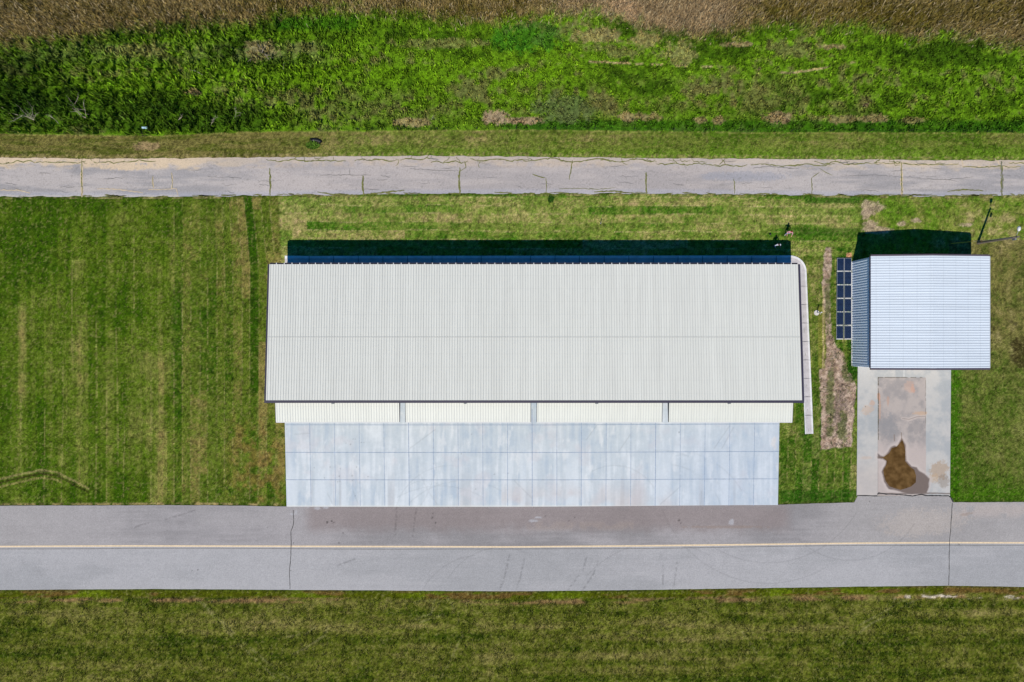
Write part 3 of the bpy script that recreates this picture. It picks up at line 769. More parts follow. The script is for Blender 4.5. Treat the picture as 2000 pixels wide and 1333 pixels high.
# driveway of the small building
PUD = [(1480 + a / 3.842, 680 + b / 3.842) for a, b in ((1082,690),(1098,730),(1106,780),(1104,850),(1140,893),(1172,915),(1186,960),(1184,1010),(1150,1040),(1110,1055),(1070,1066),(1020,1052),(985,1040),(958,1000),(946,960),(940,920),(962,880),(966,850),(940,828),(905,822),(940,822),(985,790),(1005,752),(1040,742),(1060,720))]
WET = [(1480 + a / 3.842, 680 + b / 3.842) for a, b in ((1078,680),(1104,740),(1108,850),(1150,888),(1190,898),(1210,925),(1250,950),(1285,985),(1280,1040),(1262,1090),(1150,1100),(1060,1078),(980,1060),(950,1000),(930,930),(955,880),(962,850),(935,832),(902,828),(900,795),(920,812),(950,820),(985,785),(1000,750),(1030,735),(1045,745),(1060,710))]
def drv_col(x, y):
    n1 = fbm(x, y, 40, oct=4, seed=131); n2 = fbm(x, y, 12, oct=4, seed=132)
    c = mixc(C(178, 181, 182), C(200, 198, 194), sstep(.35, .62, n1 * .6 + n2 * .4))
    old = (x > 1714) & (x < 1808) & (y > 738)
    co = mixc(C(162, 156, 154), C(186, 176, 170), sstep(.35, .6, n1 * .5 + n2 * .5))
    co = mixc(co, C(146, 146, 148), blob(x, y, 1735, 835, 22, 26, 3, .9, 24) * .6)
    co = mixc(co, C(146, 142, 142), blob(x, y, 1792, 832, 16, 16, 4, .9, 20) * .5)
    co = mixc(co, C(200, 186, 180), sstep(850, 880, y + 20 * (n2 - .5)) * .75)
    c = np.where(old[..., None], co, c)
    c = mixc(c, C(204, 192, 184), sstep(870, 940, y) * (x < 1714) * .6)
    for (bx, by, rx, ry, cc, a) in ((1716,776,3,8,C(206,146,110),.6),(1703,788,6,6,C(206,166,138),.55),(1694,802,12,10,C(206,176,150),.5),(1782,760,5,9,C(210,156,128),.55),(1734,783,2.5,12,C(196,156,132),.5),(1718,800,2,20,C(206,160,128),.5),(1796,808,16,4,C(206,172,140),.6),
                                    (1834,920,18,20,C(176,150,122),.65),(1842,940,12,14,C(140,124,108),.5),(1822,935,10,10,C(196,168,136),.5),(1690,895,16,3,C(206,180,160),.4),(1776,756,10,12,C(206,170,150),.4)):
        c = mixc(c, cc, blob(x, y, bx, by, rx, ry, bx * .1, .7, 9) * a)
    d = poly_dist(x, y, [(1762,818),(1775,820),(1790,815),(1806,814)])
    c = mixc(c, C(214, 198, 188), (1 - sstep(1, 5, d)) * .5); c = mixc(c, C(110, 104, 100), (1 - sstep(0.3, 1.2, d)) * .5)
    d = poly_dist(x, y, WET, True); ins = in_poly(x, y, WET)
    sd = np.where(ins, -d, d) + 2.0 * (n2 - .5) * 2
    c = mixc(c, C(212, 200, 194), (1 - sstep(1, 9, sd)) * .6)
    dp = poly_dist(x, y, PUD, True)
    c = mixc(c, C(150, 128, 104), (1 - sstep(0.5, 4.5, dp + 4 * (n2 - .5))) * .55)
    c = mixc(c, C(122, 108, 102), 1 - sstep(-1.2, 2.6, sd))
    c = mixc(c, C(118, 106, 100), (1 - sstep(.5, 2.2, np.abs(y - 964.8 - 3 * (fbm(x, y, 18, oct=3, seed=133) - .5)))) * (x > 1714) * .85)
    c = mixc(c, C(120, 100, 82), (1 - sstep(.3, 1.3, poly_dist(x, y, [(1746,850),(1746.5,862)]))) * .7)
    c = mixc(c, C(120, 100, 82), (1 - sstep(.3, 1.3, poly_dist(x, y, [(1760,846),(1761,862)]))) * .7)
    gr = (1 - sstep(.4, 1.3, np.abs(x - 1715) + 0.8 * (n2 - .5))) * (y > 738) * (y < 860) + (1 - sstep(.3, 1.2, np.abs(y - 738))) * (x > 1714) * (x < 1804) + (1 - sstep(.3, 1.0, np.abs(x - 1807.5))) * (y > 740) * (y < 830) * .6
    c = mixc(c, C(84, 76, 52), np.clip(gr, 0, 1) * .8 * sstep(.30, .5, fbm(x, y, 5, oct=2, seed=134)))
    c = mixc(c, C(150, 140, 134), (1 - sstep(.2, .9, np.abs(x - 1714.3))) * (y > 860) * .5)
    c = mixc(c, C(86, 80, 64), (1 - sstep(.4, 1.4, np.hypot(x - 1690, y - 795))) * .8)
    c = mixc(c, C(86, 80, 64), (1 - sstep(.4, 1.2, np.hypot(x - 1761, y - 755))) * .6)
    c = mixc(c, C(232, 232, 230), (1 - sstep(.3, .9, np.abs(x - 1765))) * (y < 737) * .8)
    return np.clip(c, 0, 1)
mb = MB()
for pts, wd in (([(1673.5,968.6),(1713,969.2)],.11),([(1713,966.5),(1716,963.5),(1730,966),(1755,966.5),(1782,969.5),(1800,966.5),(1812,969)],.13),([(1812,968.8),(1852,969),(1856,972),(1861,981)],.13)):
    q = wander(pts, 4, .3, 4); mb.ribbon(q, [wd * r.uniform(.7, 1.4) for _ in q], 0.056, 0)
drive = quad_sheet('driveway', curve([(0,1675),(722,1675),(968,1673),(2000,1673)]), curve([(0,1857),(722,1857),(968,1855),(2000,1855)]), lambda u: 712 + 0*u, lambda u: 969 + 0*u, 260, 330, 0.050, drv_col, M_conc, (mb, [M_crackdark]))
tag(drive, kind='structure')
def water_mat():
    m = bpy.data.materials.new('muddy_water'); m.use_nodes = True
    N = m.node_tree.nodes; L = m.node_tree.links; b = N['Principled BSDF']
    b.inputs['Roughness'].default_value = 0.06; b.inputs['IOR'].default_value = 1.33
    tc = N.new('ShaderNodeTexCoord'); n = N.new('ShaderNodeTexNoise'); n.inputs['Scale'].default_value = 1.3; n.inputs['Detail'].default_value = 5
    L.new(tc.outputs['Object'], n.inputs['Vector'])
    cr = N.new('ShaderNodeValToRGB'); e = cr.color_ramp.elements
    e[0].position = .38; e[0].color = (*C(90, 66, 30), 1); e[1].position = .66; e[1].color = (*C(122, 94, 54), 1)
    L.new(n.outputs['Fac'], cr.inputs[0]); L.new(cr.outputs[0], b.inputs['Base Color'])
    return m
pm = MB(); pv = wander(PUD + [PUD[0]], 1.2, 0.15, 9)[:-1]
pm.add([P(a, b, 0.0545) for a, b in pv][::-1], [tuple(range(len(pv)))])
puddle = pm.build('puddle_water', water_mat()); tag(puddle, kind='structure')

# dished concrete gutter round the hangar's north and east sides
cl_o = [(556.5,500.5)] + [(x, 501 - (x - 557) * 0.001) for x in range(600, 1540, 40)] + [(1543,499.8)]
for k in range(1, 11):
    a = math.radians(90 - 9 * k)
    cl_o.append((1543 + 32 * math.cos(a), 532 - 32 * math.sin(a)))
cl_o += [(1576.5,570),(1579.5,640),(1583,720),(1586,790),(1588.3,848)]
mbd = MB()
prof = [(0, 0.055), (0.16, 0.06), (0.24, 0.03), (0.55, -0.005), (0.86, 0.03), (0.93, 0.06), (1.0, 0.055)]
rows = []
for i, (a, b) in enumerate(cl_o):
    p0 = cl_o[max(i-1, 0)]; p1 = cl_o[min(i+1, len(cl_o)-1)]
    dx, dy = p1[0]-p0[0], p1[1]-p0[1]; L = math.hypot(dx, dy)
    nx, ny = -dy / L, dx / L          # inward (right-hand side going clockwise)
    t = min(1, max(0, (a - 1500) / 60.0)) if a > 1500 else 0
    wdt = 25 if a < 1500 else (25 - 9 * t)
    rows.append([P(a + nx * wdt * u, b + ny * wdt * u, z) for u, z in prof])
n = len(prof)
vs = [q for rw in rows for q in rw]
fs = [(i*n+k+1, i*n+k, (i+1)*n+k, (i+1)*n+k+1) for i in range(len(rows)-1) for k in range(n-1)]
# outer and inner skirts, end caps
for kk in (0, n-1):
    b = len(vs); vs += [Vector((rw[kk].x, rw[kk].y, -0.03)) for rw in rows]
    fs += [(i*n+kk, b+i, b+i+1, (i+1)*n+kk) for i in range(len(rows)-1)]
cols = []
V = np.array([tuple(v) for v in vs])
gx = V[:, 0]*S+1000; gy = 667 - V[:, 1]*S
kidx = np.arange(len(vs)) % n
cc = np.where(((kidx < 2) | (kidx > 4))[:, None], C(238, 238, 240), C(206, 202, 204))
mj = MB()
for xx in range(604, 1540, 48): mj.box(WX(xx)-.03, WX(xx)+.03, WY(525), WY(501.2), 0.0, 0.064)
for yy in range(560, 848, 36):
    xo = np.interp(yy, [535, 570, 640, 720, 790, 848], [1575, 1576.5, 1579.5, 1583, 1586, 1588.3])
    mj.box(WX(xo - 15.6), WX(xo - .4), WY(yy + .4), WY(yy), 0.0, 0.063)
nf = len(fs); b = len(V); V = np.concatenate([V, np.array(mj.v)]); cc = np.concatenate([cc, np.tile(C(120,120,126), (len(mj.v), 1))])
drain = np_mesh('drain_channel', V, [np.array(fs), np.array(mj.f) + b], M_chan, None, cc, False)
tag(drain, kind='structure')

# ------------------------------------------------------------ ribbed steel sheet
def ribbed(mb, o, u, v, nrm, U, V, pitch=0.3048, h=0.032, thick=0.06, mi=0, base=0.075, top=0.035, start=0.1, rib2=True, rev=False):
    """closed sheet: ribs along v, spaced along u"""
    o = Vector(o); u = Vector(u).normalized(); v = Vector(v).normalized(); nrm = Vector(nrm).normalized()
    pr = [(0, 0)]; s = start
    while s + base < U:
        pr += [(s, 0), (s + (base-top)/2, h), (s + (base+top)/2, h), (s + base, 0)]; s += pitch
    pr.append((U, 0))
    A = [o + u*a + nrm*b for a, b in pr]; B = [p + v*V for p in A]
    D = [o + u*a - nrm*thick for a, b in pr]; E = [p + v*V for p in D]
    k = len(pr); vs = A + B + D + E; fs = []
    nf = []
    for i in range(k-1):
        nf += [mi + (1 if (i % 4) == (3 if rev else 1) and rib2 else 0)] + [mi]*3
        fs += [(i, i+1, k+i+1, k+i), (2*k+i+1, 2*k+i, 3*k+i, 3*k+i+1), (i+1, i, 2*k+i, 2*k+i+1), (k+i, k+i+1, 3*k+i+1, 3*k+i)]
    fs += [(0, k, 3*k, 2*k), (k-1, 2*k-1+0, 0, 0)][:1]
    fs += [(k-1, 3*k-1, 4*k-1, 2*k-1)]
    if u.cross(v).dot(nrm) < 0: fs = [tuple(reversed(f)) for f in fs]
    mb.add(vs, fs, mi)
    for j, q in enumerate(nf): mb.m[len(mb.m) - len(fs) + j] = q

# ------------------------------------------------------------ hangar
hx0, hx1 = WX(552), WX(1528)            # roof outline
hyN, hyS = WY(525.2), WY(775)
zN, zS = 4.6, 5.74
wx0, wx1 = WX(557.5), WX(1522.5)        # walls
wyN, wyS = hyN - 0.22, hyS + 0.35
hangar = empty('hangar', (0.5*(wx0+wx1), 0.5*(wyN+wyS), 0.06), 'long pale ribbed steel hangar with four white folding doors raised over the apron', 'hangar')
slope = (zS - zN) / (hyN - hyS)
def rz(y): return zN + (hyN - y) * slope
vdir = Vector((0, -1, slope)).normalized()
nv = Vector((0, slope, 1)).normalized()
Lr = math.hypot(hyN - hyS, zS - zN)
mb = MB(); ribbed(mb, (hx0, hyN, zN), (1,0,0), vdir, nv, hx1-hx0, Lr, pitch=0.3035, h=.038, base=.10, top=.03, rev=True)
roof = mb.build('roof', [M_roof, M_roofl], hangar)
mb = MB()                                # line of lap fasteners across the roof
ym = WY(659.5) * (H - 5.15) / H
mb.hexa([Vector(q) for q in ((hx0+.05, ym-.02, rz(ym-.02)+.002),(hx1-.05, ym-.02, rz(ym-.02)+.002),(hx1-.05, ym+.02, rz(ym+.02)+.002),(hx0+.05, ym+.02, rz(ym+.02)+.002),
         (hx0+.05, ym-.02, rz(ym-.02)+.036),(hx1-.05, ym-.02, rz(ym-.02)+.036),(hx1-.05, ym+.02, rz(ym+.02)+.036),(hx0+.05, ym+.02, rz(ym+.02)+.036))])
mb.build('lap_seam', plain('lap', C(196,198,196), .5, 0, .05), roof)
# rake trims and high-side fascia
def rake(xa, xb):
    m = MB()
    vs = []
    for z0, z1 in ((-0.34, 0.045),):
        vs = [(xa, hyS-.0, rz(hyS)+z0), (xb, hyS-.0, rz(hyS)+z0), (xb, hyN, rz(hyN)+z0), (xa, hyN, rz(hyN)+z0),
              (xa, hyS-.0, rz(hyS)+z1), (xb, hyS-.0, rz(hyS)+z1), (xb, hyN, rz(hyN)+z1), (xa, hyN, rz(hyN)+z1)]
    m.hexa(vs); m.build('rake_trim', M_trim, hangar)
rake(hx0-0.17, hx0-0.002); rake(hx1+0.002, hx1+0.24)
m = MB(); m.box(hx0-0.17, hx1+0.24, hyS-0.30, hyS-0.004, rz(hyS)-0.38, rz(hyS)+0.02); m.build('fascia', M_trim, hangar)
# gutter with straps on the low north side
m = MB(); gy = hyN
pr = [(gy+.004, zN-.03), (gy+.004, zN-.16), (gy+.165, zN-.16), (gy+.165, zN-.02), (gy+.15, zN-.02), (gy+.15, zN-.145), (gy+.02, zN-.145), (gy+.02, zN-.03)]
vs = [(hx0, a, b) for a, b in pr] + [(hx1, a, b) for a, b in pr]
m.add(vs, [(i, (i+1) % 8, (i+1) % 8 + 8, i + 8) for i in range(8)] + [(0,7,6,1),(1,6,5,2),(2,5,4,3),(9,14,15,8),(10,13,14,9),(11,12,13,10)])
gut = m.build('gutter', M_trim, hangar)
xx = hx0 + 0.8
m = MB(); m.box(0, 0.08, gy-0.05, gy+0.17, zN+0.0, zN+0.045); st0 = m.build('gutter_strap', M_white, gut)
st0.location.x = xx; xx += .911
while xx < hx1 - 0.2:
    c_ = st0.copy(); COL.objects.link(c_); c_.parent = gut; c_.location.x = xx; xx += 0.911
for k in range(9):
    m = MB(); dx = wx0 + 0.25 + k * (wx1 - wx0 - 0.6) / 8
    m.box(dx, dx+0.1, wyN+0.07, wyN+0.17, 0.1, zN-0.165); m.build('downpipe', M_trim, hangar)
# walls
def wall(x0, y0, x1, y1, z1a, z1b, nrm, name='wall', mat=None, par=None, z0=0.0):
    """ribbed vertical cladding, built in pieces between posts so the top follows the roof"""
    m = MB(); d = Vector((x1-x0, y1-y0, 0)); L = d.length; d.normalize(); nn = Vector(nrm)
    p = 0.0; pitch = 0.3048
    while p < L - 1e-4:
        e = min(p + pitch, L)
        za = z1a + (z1b - z1a) * p / L; zb = z1a + (z1b - z1a) * e / L
        prof = [(p, 0), (p + 0.10*(e-p)/pitch, 0), (p + 0.15*(e-p)/pitch, .045), (p + 0.25*(e-p)/pitch, .045), (e, 0)]
        vs = []
        for a, h in prof:
            zt = za + (zb-za)*(a-p)/max(1e-6, e-p)
            q = Vector((x0, y0, 0)) + d*a + nn*h
            vs += [(q.x, q.y, z0), (q.x, q.y, zt)]
        m.add(vs, [(2*i, 2*i+2, 2*i+3, 2*i+1) if d.cross(Vector((0,0,1))).dot(nn) > 0 else (2*i+2, 2*i, 2*i+1, 2*i+3) for i in range(4)])
        p = e
    # inner liner
    a = Vector((x0, y0, 0)) - nn*0.08; b = Vector((x1, y1, 0)) - nn*0.08
    m.add([(a.x, a.y, z0), (b.x, b.y, z0), (b.x, b.y, z1b), (a.x, a.y, z1a)], [(0,1,2,3)])
    return m.build(name, mat, par)
wall(wx1, wyN, wx0, wyN, rz(wyN)-.1, rz(wyN)-.1, (0,1,0), 'wall', M_wall1, hangar)
wall(wx0, wyN, wx0, wyS, rz(wyN)-.1, rz(wyS)-.1, (-1,0,0), 'wall', M_wall1, hangar)
wall(wx1, wyS, wx1, wyN, rz(wyS)-.1, rz(wyN)-.1, (1,0,0), 'wall', M_wall1, hangar)
bay = (wx1 - wx0) / 4
zh = 4.95
dk = []
# door positions (plan of the raised leaves)
def unproj(px, z): return WX(px) * (H - z) / H
def unprojy(py, z): return WY(py) * (H - z) / H
doorx = [(537.5,779.3),(792,1036.6),(1049.2,1293.8),(1307.3,1549.3)]
m = MB(); m.box(wx0+.0, wx1-.0, wyS-.12, wyS, zh+.28, rz(wyS)-.12); m.build('door_header', M_wall1, hangar)
for k in range(5):
    a = wx0 + bay*k; a0 = max(wx0, a-0.35); a1 = min(wx1, a+0.35)
    m = MB(); m.box(a0, a1, wyS-.10, wyS+.15, 0.05, zh+.275); m.build('door_pillar', M_wall1, hangar)
for k in range(3):
    a = wx0 + bay*(k+1)
    m = MB(); m.box(a-.05, a+.05, wyN-.10, wyS+.2, 0.063, rz(wyN)-.15) if False else m.hexa([Vector(q) for q in ((a-.05,wyS+.2,.063),(a+.05,wyS+.2,.063),(a+.05,wyN-.1,.063),(a-.05,wyN-.1,.063),(a-.05,wyS+.2,rz(wyS)-.15),(a+.05,wyS+.2,rz(wyS)-.15),(a+.05,wyN-.1,rz(wyN)-.15),(a-.05,wyN-.1,rz(wyN)-.15))])
    m.build('partition', M_dark, hangar)
zi, zo = 5.12, 4.86
yo = unprojy(825.3, zo)
yi = wyS - 0.14
dlab = ['leftmost white folding hangar door, raised', 'second white folding hangar door from the left, raised', 'third white folding hangar door from the left, raised', 'rightmost white folding hangar door, raised']
for k, (a, b) in enumerate(doorx):
    X0, X1 = unproj(a, zi), unproj(b, zi)
    m = MB()
    vd = Vector((0, yo-yi, zo-zi)); Lv = vd.length
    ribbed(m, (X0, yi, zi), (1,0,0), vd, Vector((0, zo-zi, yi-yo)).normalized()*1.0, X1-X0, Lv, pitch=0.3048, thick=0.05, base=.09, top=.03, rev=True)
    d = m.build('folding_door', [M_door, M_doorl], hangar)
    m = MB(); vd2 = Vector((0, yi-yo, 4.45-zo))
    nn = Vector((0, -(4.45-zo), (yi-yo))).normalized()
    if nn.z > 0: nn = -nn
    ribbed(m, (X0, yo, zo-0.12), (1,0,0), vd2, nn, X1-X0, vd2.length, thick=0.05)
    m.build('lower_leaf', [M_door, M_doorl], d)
    for xa in (X0-0.055, X1+0.003):
        m = MB(); m.hexa([Vector(q) for q in ((xa,yo,zo-.16),(xa+.052,yo,zo-.16),(xa+.052,yi,4.42),(xa,yi,4.42),(xa,yo,zo+.0),(xa+.052,yo,zo+.0),(xa+.052,yi,zi+.0),(xa,yi,zi+.0))])
        m.build('door_edge', plain('edge', C(52,58,66), .6), d)
    m = MB(); m.box(X0, X1, yo-0.075, yo-.012, zo-0.17, zo-0.02); m.build('bottom_rail', M_white, d)
for px in (650, 908.5, 1165.5, 1424.5):      # lamps over the doors
    xx = unproj(px, 5.6); m = MB(); m.box(xx-.17, xx+.17, hyS-.42, hyS-.303, rz(hyS)-.3, rz(hyS)-.1)
    m.tube([(xx, hyS-.36, rz(hyS)-.31), (xx, hyS-.40, rz(hyS)-.38)], .08, 8)
    m.build('wall_lamp', plain('lampgrey', C(128,134,136), .5), hangar)
adopt(hangar)

# ------------------------------------------------------------ small metal building
bx0, bx1 = WX(1664), WX(1883); byS, byN = WY(715.5), WY(512)
ze = 4.45; zr = 5.05; xm = 0.5*(bx0+bx1)
shed = empty('metal_building', (xm, .5*(byS+byN), 0), 'small galvanized steel building with ribbed gable roof east of the solar panels', 'building')
wall(bx0+.02, byN, bx0+.02, byS, ze, ze, (-1,0,0), 'wall', M_wall2, shed)
wall(bx1-.02, byS, bx1-.02, byN, ze, ze, (1,0,0), 'wall', M_wall2, shed)
for yy, ny in ((byN, 1), (byS, -1)):
    xs_ = (bx1, xm, bx0) if ny > 0 else (bx0, xm, bx1)
    m_ = None
    for (xa, za), (xb, zb) in (((xs_[0], ze), (xs_[1], zr)), ((xs_[1], zr), (xs_[2], ze))):
        wall(xa, yy, xb, yy, za-.03, zb-.03, (0, ny, 0), 'gable_wall', M_wall2, shed)
    
# front door: big sliding leaf
m = MB(); m.box(xm-5.0, xm+5.0, byS-.11, byS-.045, .06, 3.9)
sd_ = m.build('sliding_door', M_white, shed)
m = MB(); m.box(xm-.06, xm-.02, byS-.17, byS-.132, 1.0, 1.3); m.build('handle', M_black, sd_)
m = MB(); m.box(bx0-.11, bx0-.03, byS, byN, 0.0, 0.12); m.build('base_flashing', M_white, shed)
over = 0.0
for sx in (-1, 1):
    xe = bx0-.03 if sx < 0 else bx1+.03
    o = (xe, byS-.12, ze+.02); vd = Vector((xm-xe, 0, zr-ze)); Lv = vd.length
    nn = Vector((-(zr-ze)*(1 if sx < 0 else -1), 0, abs(xm-xe))).normalized()
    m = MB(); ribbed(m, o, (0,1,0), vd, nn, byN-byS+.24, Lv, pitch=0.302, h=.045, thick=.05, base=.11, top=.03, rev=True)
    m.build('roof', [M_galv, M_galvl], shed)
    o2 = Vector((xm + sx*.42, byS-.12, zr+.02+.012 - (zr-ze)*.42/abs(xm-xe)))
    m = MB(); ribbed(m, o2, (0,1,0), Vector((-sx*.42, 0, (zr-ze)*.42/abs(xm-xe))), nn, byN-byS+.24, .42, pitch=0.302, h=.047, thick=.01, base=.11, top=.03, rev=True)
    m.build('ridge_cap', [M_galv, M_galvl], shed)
for yy in (byS-.30, byN+.123):
    m = MB()
    pr = [(bx0-.03, ze-.2), (xm, zr-.2), (bx1+.03, ze-.2), (bx1+.03, ze+.075), (xm, zr+.075), (bx0-.03, ze+.075)]
    vs = [(a, yy, b) for a, b in pr] + [(a, yy+.177, b) for a, b in pr]
    m.add(vs, [(0,1,4,5),(1,2,3,4),(11,10,7,6),(10,9,8,7)] + [(i, i+6, (i+1)%6+6, (i+1)%6) for i in range(6)])
    m.build('gable_trim', M_mauve, shed)
m = MB(); m.box(bx1+.031, bx1+.10, byS-.1, byN+.1, ze-.08, ze+.03); m.build('eave_trim', M_silver, shed)
m = MB(); m.box(bx0-.13, bx0-.032, byS-.1, byN+.1, ze-.12, ze-.02); m.build('eave_trim', M_trim, shed)
adopt(shed)

# ------------------------------------------------------------ solar panels
def cell_mat():
    m = bpy.data.materials.new('solar_cells'); m.use_nodes = True
    N = m.node_tree.nodes; L = m.node_tree.links; b = N['Principled BSDF']
    b.inputs['Roughness'].default_value = 0.35; b.inputs['Specular IOR Level'].default_value = 0.15
    tc = N.new('ShaderNodeTexCoord'); br = N.new('ShaderNodeTexBrick')
    br.offset = 0; br.inputs['Scale'].default_value = 1.0
    br.inputs['Brick Width'].default_value = 0.127; br.inputs['Row Height'].default_value = 0.148
    br.inputs['Mortar Size'].default_value = 0.004; br.inputs['Mortar Smooth'].default_value = 0.1
    br.inputs['Color1'].default_value = (*C(14, 28, 56), 1); br.inputs['Color2'].default_value = (*C(20, 38, 70), 1); br.inputs['Mortar'].default_value = (*C(80, 108, 150), 1)
    L.new(tc.outputs['Object'], br.inputs['Vector']); L.new(br.outputs['Color'], b.inputs['Base Color'])
    return m
M_cell = cell_mat()
rows_y = [(505.8,529.7),(531.9,556.6),(558.4,582.8),(585,609.3),(611.2,635.2),(638,662)]
cols_x = [(1633.6,1646.6),(1648.2,1661.6)]
ordw = ['northernmost', 'second', 'third', 'fourth', 'fifth', 'southernmost']
proto = None
zp = 0.16
for ri, (ya, yb) in enumerate(rows_y):
    for ci, (xa, xb) in enumerate(cols_x):
        cx, cy = WX(.5*(xa+xb) - 1.2 * (ri / 5 - .3) * (1 - ci)), WY(.5*(ya+yb))
        lab = '%s dark blue solar panel of the %s column, lying beside the metal building' % (ordw[ri] if ri in (0, 5) else ordw[ri] + ' from north', 'left' if ci == 0 else 'right')
        if proto is None:
            root = empty('solar_panel', (0,0,0), '', 'solar panel', 'solar panels on the ground')
            W2, H2 = 0.405, 0.765
            m = MB(); m.box(-W2, W2, -H2, H2, zp-.03, zp+.004)
            cell = m.build('cell_sheet', M_cell, root)
            m = MB(); a_ = [(-W2-.022,-H2-.022),(W2+.022,-H2-.022),(W2+.022,H2+.022),(-W2-.022,H2+.022)]; b_ = [(-W2,-H2),(W2,-H2),(W2,H2),(-W2,H2)]
            vs = [(p, q, z) for z in (zp+.012, zp-.04) for p, q in a_ + b_]
            for i in range(4):
                j = (i+1) % 4
                m.add([], []); 
            m.add(vs, [f for i in range(4) for f in ((i, (i+1)%4, (i+1)%4+4, i+4), (i+8, i+12, (i+1)%4+12, (i+1)%4+8), (i, i+8, (i+1)%4+8, (i+1)%4), (i+4, (i+1)%4+4, (i+1)%4+12, i+12))])
            fr = m.build('frame', M_silver, root)
            for yy in (-.6, .55):
                m = MB(); m.box(-W2-.02, W2+.02, yy, yy+.05, 0.0, zp-.042); m.build('rail', M_white, root)
            m = MB(); m.box(-W2-.02, W2+.02, -H2-.11, -H2-.035, 0.02, 0.14); m.build('end_rail', M_white, root)
            proto = root
        else:
            root = proto.copy(); COL.objects.link(root)
            for ch in list(proto.children):
                c2 = ch.copy(); COL.objects.link(c2); c2.parent = root
        root.location = (cx, cy, 0.0); root['label'] = lab
        root.rotation_euler = (0, 0, math.radians(random.uniform(-.5, .5)))

# ------------------------------------------------------------ lamp pole, guy, cable
pb = P(1909.5, 476); ptop = P(1909.5 + 8, 476 + 2, 6.05)
lampp = empty('utility_pole', pb, 'wooden utility pole with a lamp arm, north-east of the metal building', 'utility pole')
m = MB(); m.tube([pb, pb*.5+ptop*.5, ptop], [.16, .135, .11], 12); m.build('pole', M_wood, lampp)
m = MB(); m.tube([ptop + Vector((-.45, -.06, -.25)), ptop + Vector((.35, .1, -.25))], .05, 6); m.build('crossarm', M_wood, lampp)
m = MB(); m.tube([ptop + Vector((0, .1, -.35)), ptop + Vector((.02, .45, -.12)), ptop + Vector((.07, .75, -.02))], .028, 8); arm = m.build('lamp_arm', M_steel, lampp)
m = MB(); m.tube([ptop + Vector((.07, .65, -.02)), ptop + Vector((.09, .8, .0)), ptop + Vector((.11, 1.05, .0)), ptop + Vector((.13, 1.2, -.02))], [.08, .17, .19, .09], 12); m.build('lamp_head', M_white, lampp, True)
m = MB(); m.box(ptop.x+.14, ptop.x+.34, ptop.y-.25, ptop.y-.02, 4.9, 5.35); m.build('meter_box', M_steel, lampp)
m = MB(); m.tube([pb + Vector((.2, .12, .03)), pb + Vector((.5, .2, .05))], .09, 8); m.build('ground_clamp', plain('orange', C(226,150,70), .6), lampp)
adopt(lampp)
ga = P(1855, 477, 0.0)
guy = empty('guy_wire', ga, 'thin steel guy wire with a yellow guard running up to the utility pole', 'guy wire')
gt = ptop + Vector((-.08, 0, -.5))
m = MB(); m.tube([ga, gt], .010, 6); m.build('wire', M_steel, guy)
gd = (gt - ga).normalized()
m = MB(); m.tube([ga + gd*.15, ga + gd*2.5], .035, 8); m.build('guard', M_yellow, guy)
adopt(guy)
m = MB(); a = ptop + Vector((.1, 0, -.15)); b = Vector((WX(2360), WY(540), 7.0))
m.tube([a.lerp(b, t) - Vector((0, 0, 1.2*4*t*(1-t)*.5)) for t in [i/10 for i in range(11)]], .018, 6)
cab = m.build('overhead_cable', M_black); tag(cab, 'black overhead cable running east from the utility pole', 'cable')

# ------------------------------------------------------------ fence
fence = empty('wire_fence', P(760, weedb(760) - 9), 'low wire fence on dark posts along the weeds north of the old road', 'fence')
tops = []
xs_ = [1008 + 76.6 * k for k in range(-5, 15)] + [1086 - 0]
xs_ = sorted(set([1008 + 76.6 * k for k in range(-5, 15)]))
for xx in xs_:
    p = P(xx, weedb(xx) - 1.0)
    m = MB(); m.box(p.x-.035, p.x+.035, p.y-.015, p.y+.015, 0, 1.08); m.box(p.x-.008, p.x+.008, p.y+.0151, p.y+.05, 0, 1.08)
    m.build('post', plain('postgreen', C(46, 50, 42), .7), fence); tops.append(p)
for zz in (.3, .6, .95):
    m = MB(); m.tube([t + Vector((0, -.02, zz)) for t in tops], .003, 4); m.build('wire', M_black, fence)
adopt(fence)

# ------------------------------------------------------------ standpipe, stake, culvert, scrap
b = P(1594.5, 612); sp_ = empty('standpipe', b, 'white standpipe on a round concrete pad east of the hangar', 'standpipe')
m = MB(); m.tube([b, b + Vector((0,0,.09))], .32, 28); m.build('pad', plain('padc', C(216,212,208), .8, 0, .1), sp_)
m = MB(); m.tube([b + Vector((.05,0,.09)), b + Vector((.05,0,1.25))], .055, 12); m.tube([b + Vector((.05,0,1.25)), b + Vector((.05,0,1.36))], .075, 12); m.build('pipe', M_white, sp_)
m = MB(); m.tube([b + Vector((.05,-.05,1.05)), b + Vector((.05,-.2,1.0)), b + Vector((.05,-.22,.9))], .03, 8); m.build('spout', M_steel, sp_)
adopt(sp_)
b = P(1172, 440); st = empty('yard_hydrant', b, 'thin dark yard hydrant standing on the grass between the old road and hangar', 'hydrant')
m = MB(); m.tube([b, b + Vector((0,0,.95))], .04, 10); m.build('pipe', M_black, st)
m = MB(); m.tube([b + Vector((0,-.03,.85)), b + Vector((0,.1,.95)), b + Vector((.03,.22,.9))], .035, 8); m.build('head', M_steel, st)
m = MB(); m.tube([b + Vector((-.02,-.02,.96)), b + Vector((-.12,.02,1.02))], .022, 8); m.build('lever', M_white, st)
adopt(st)
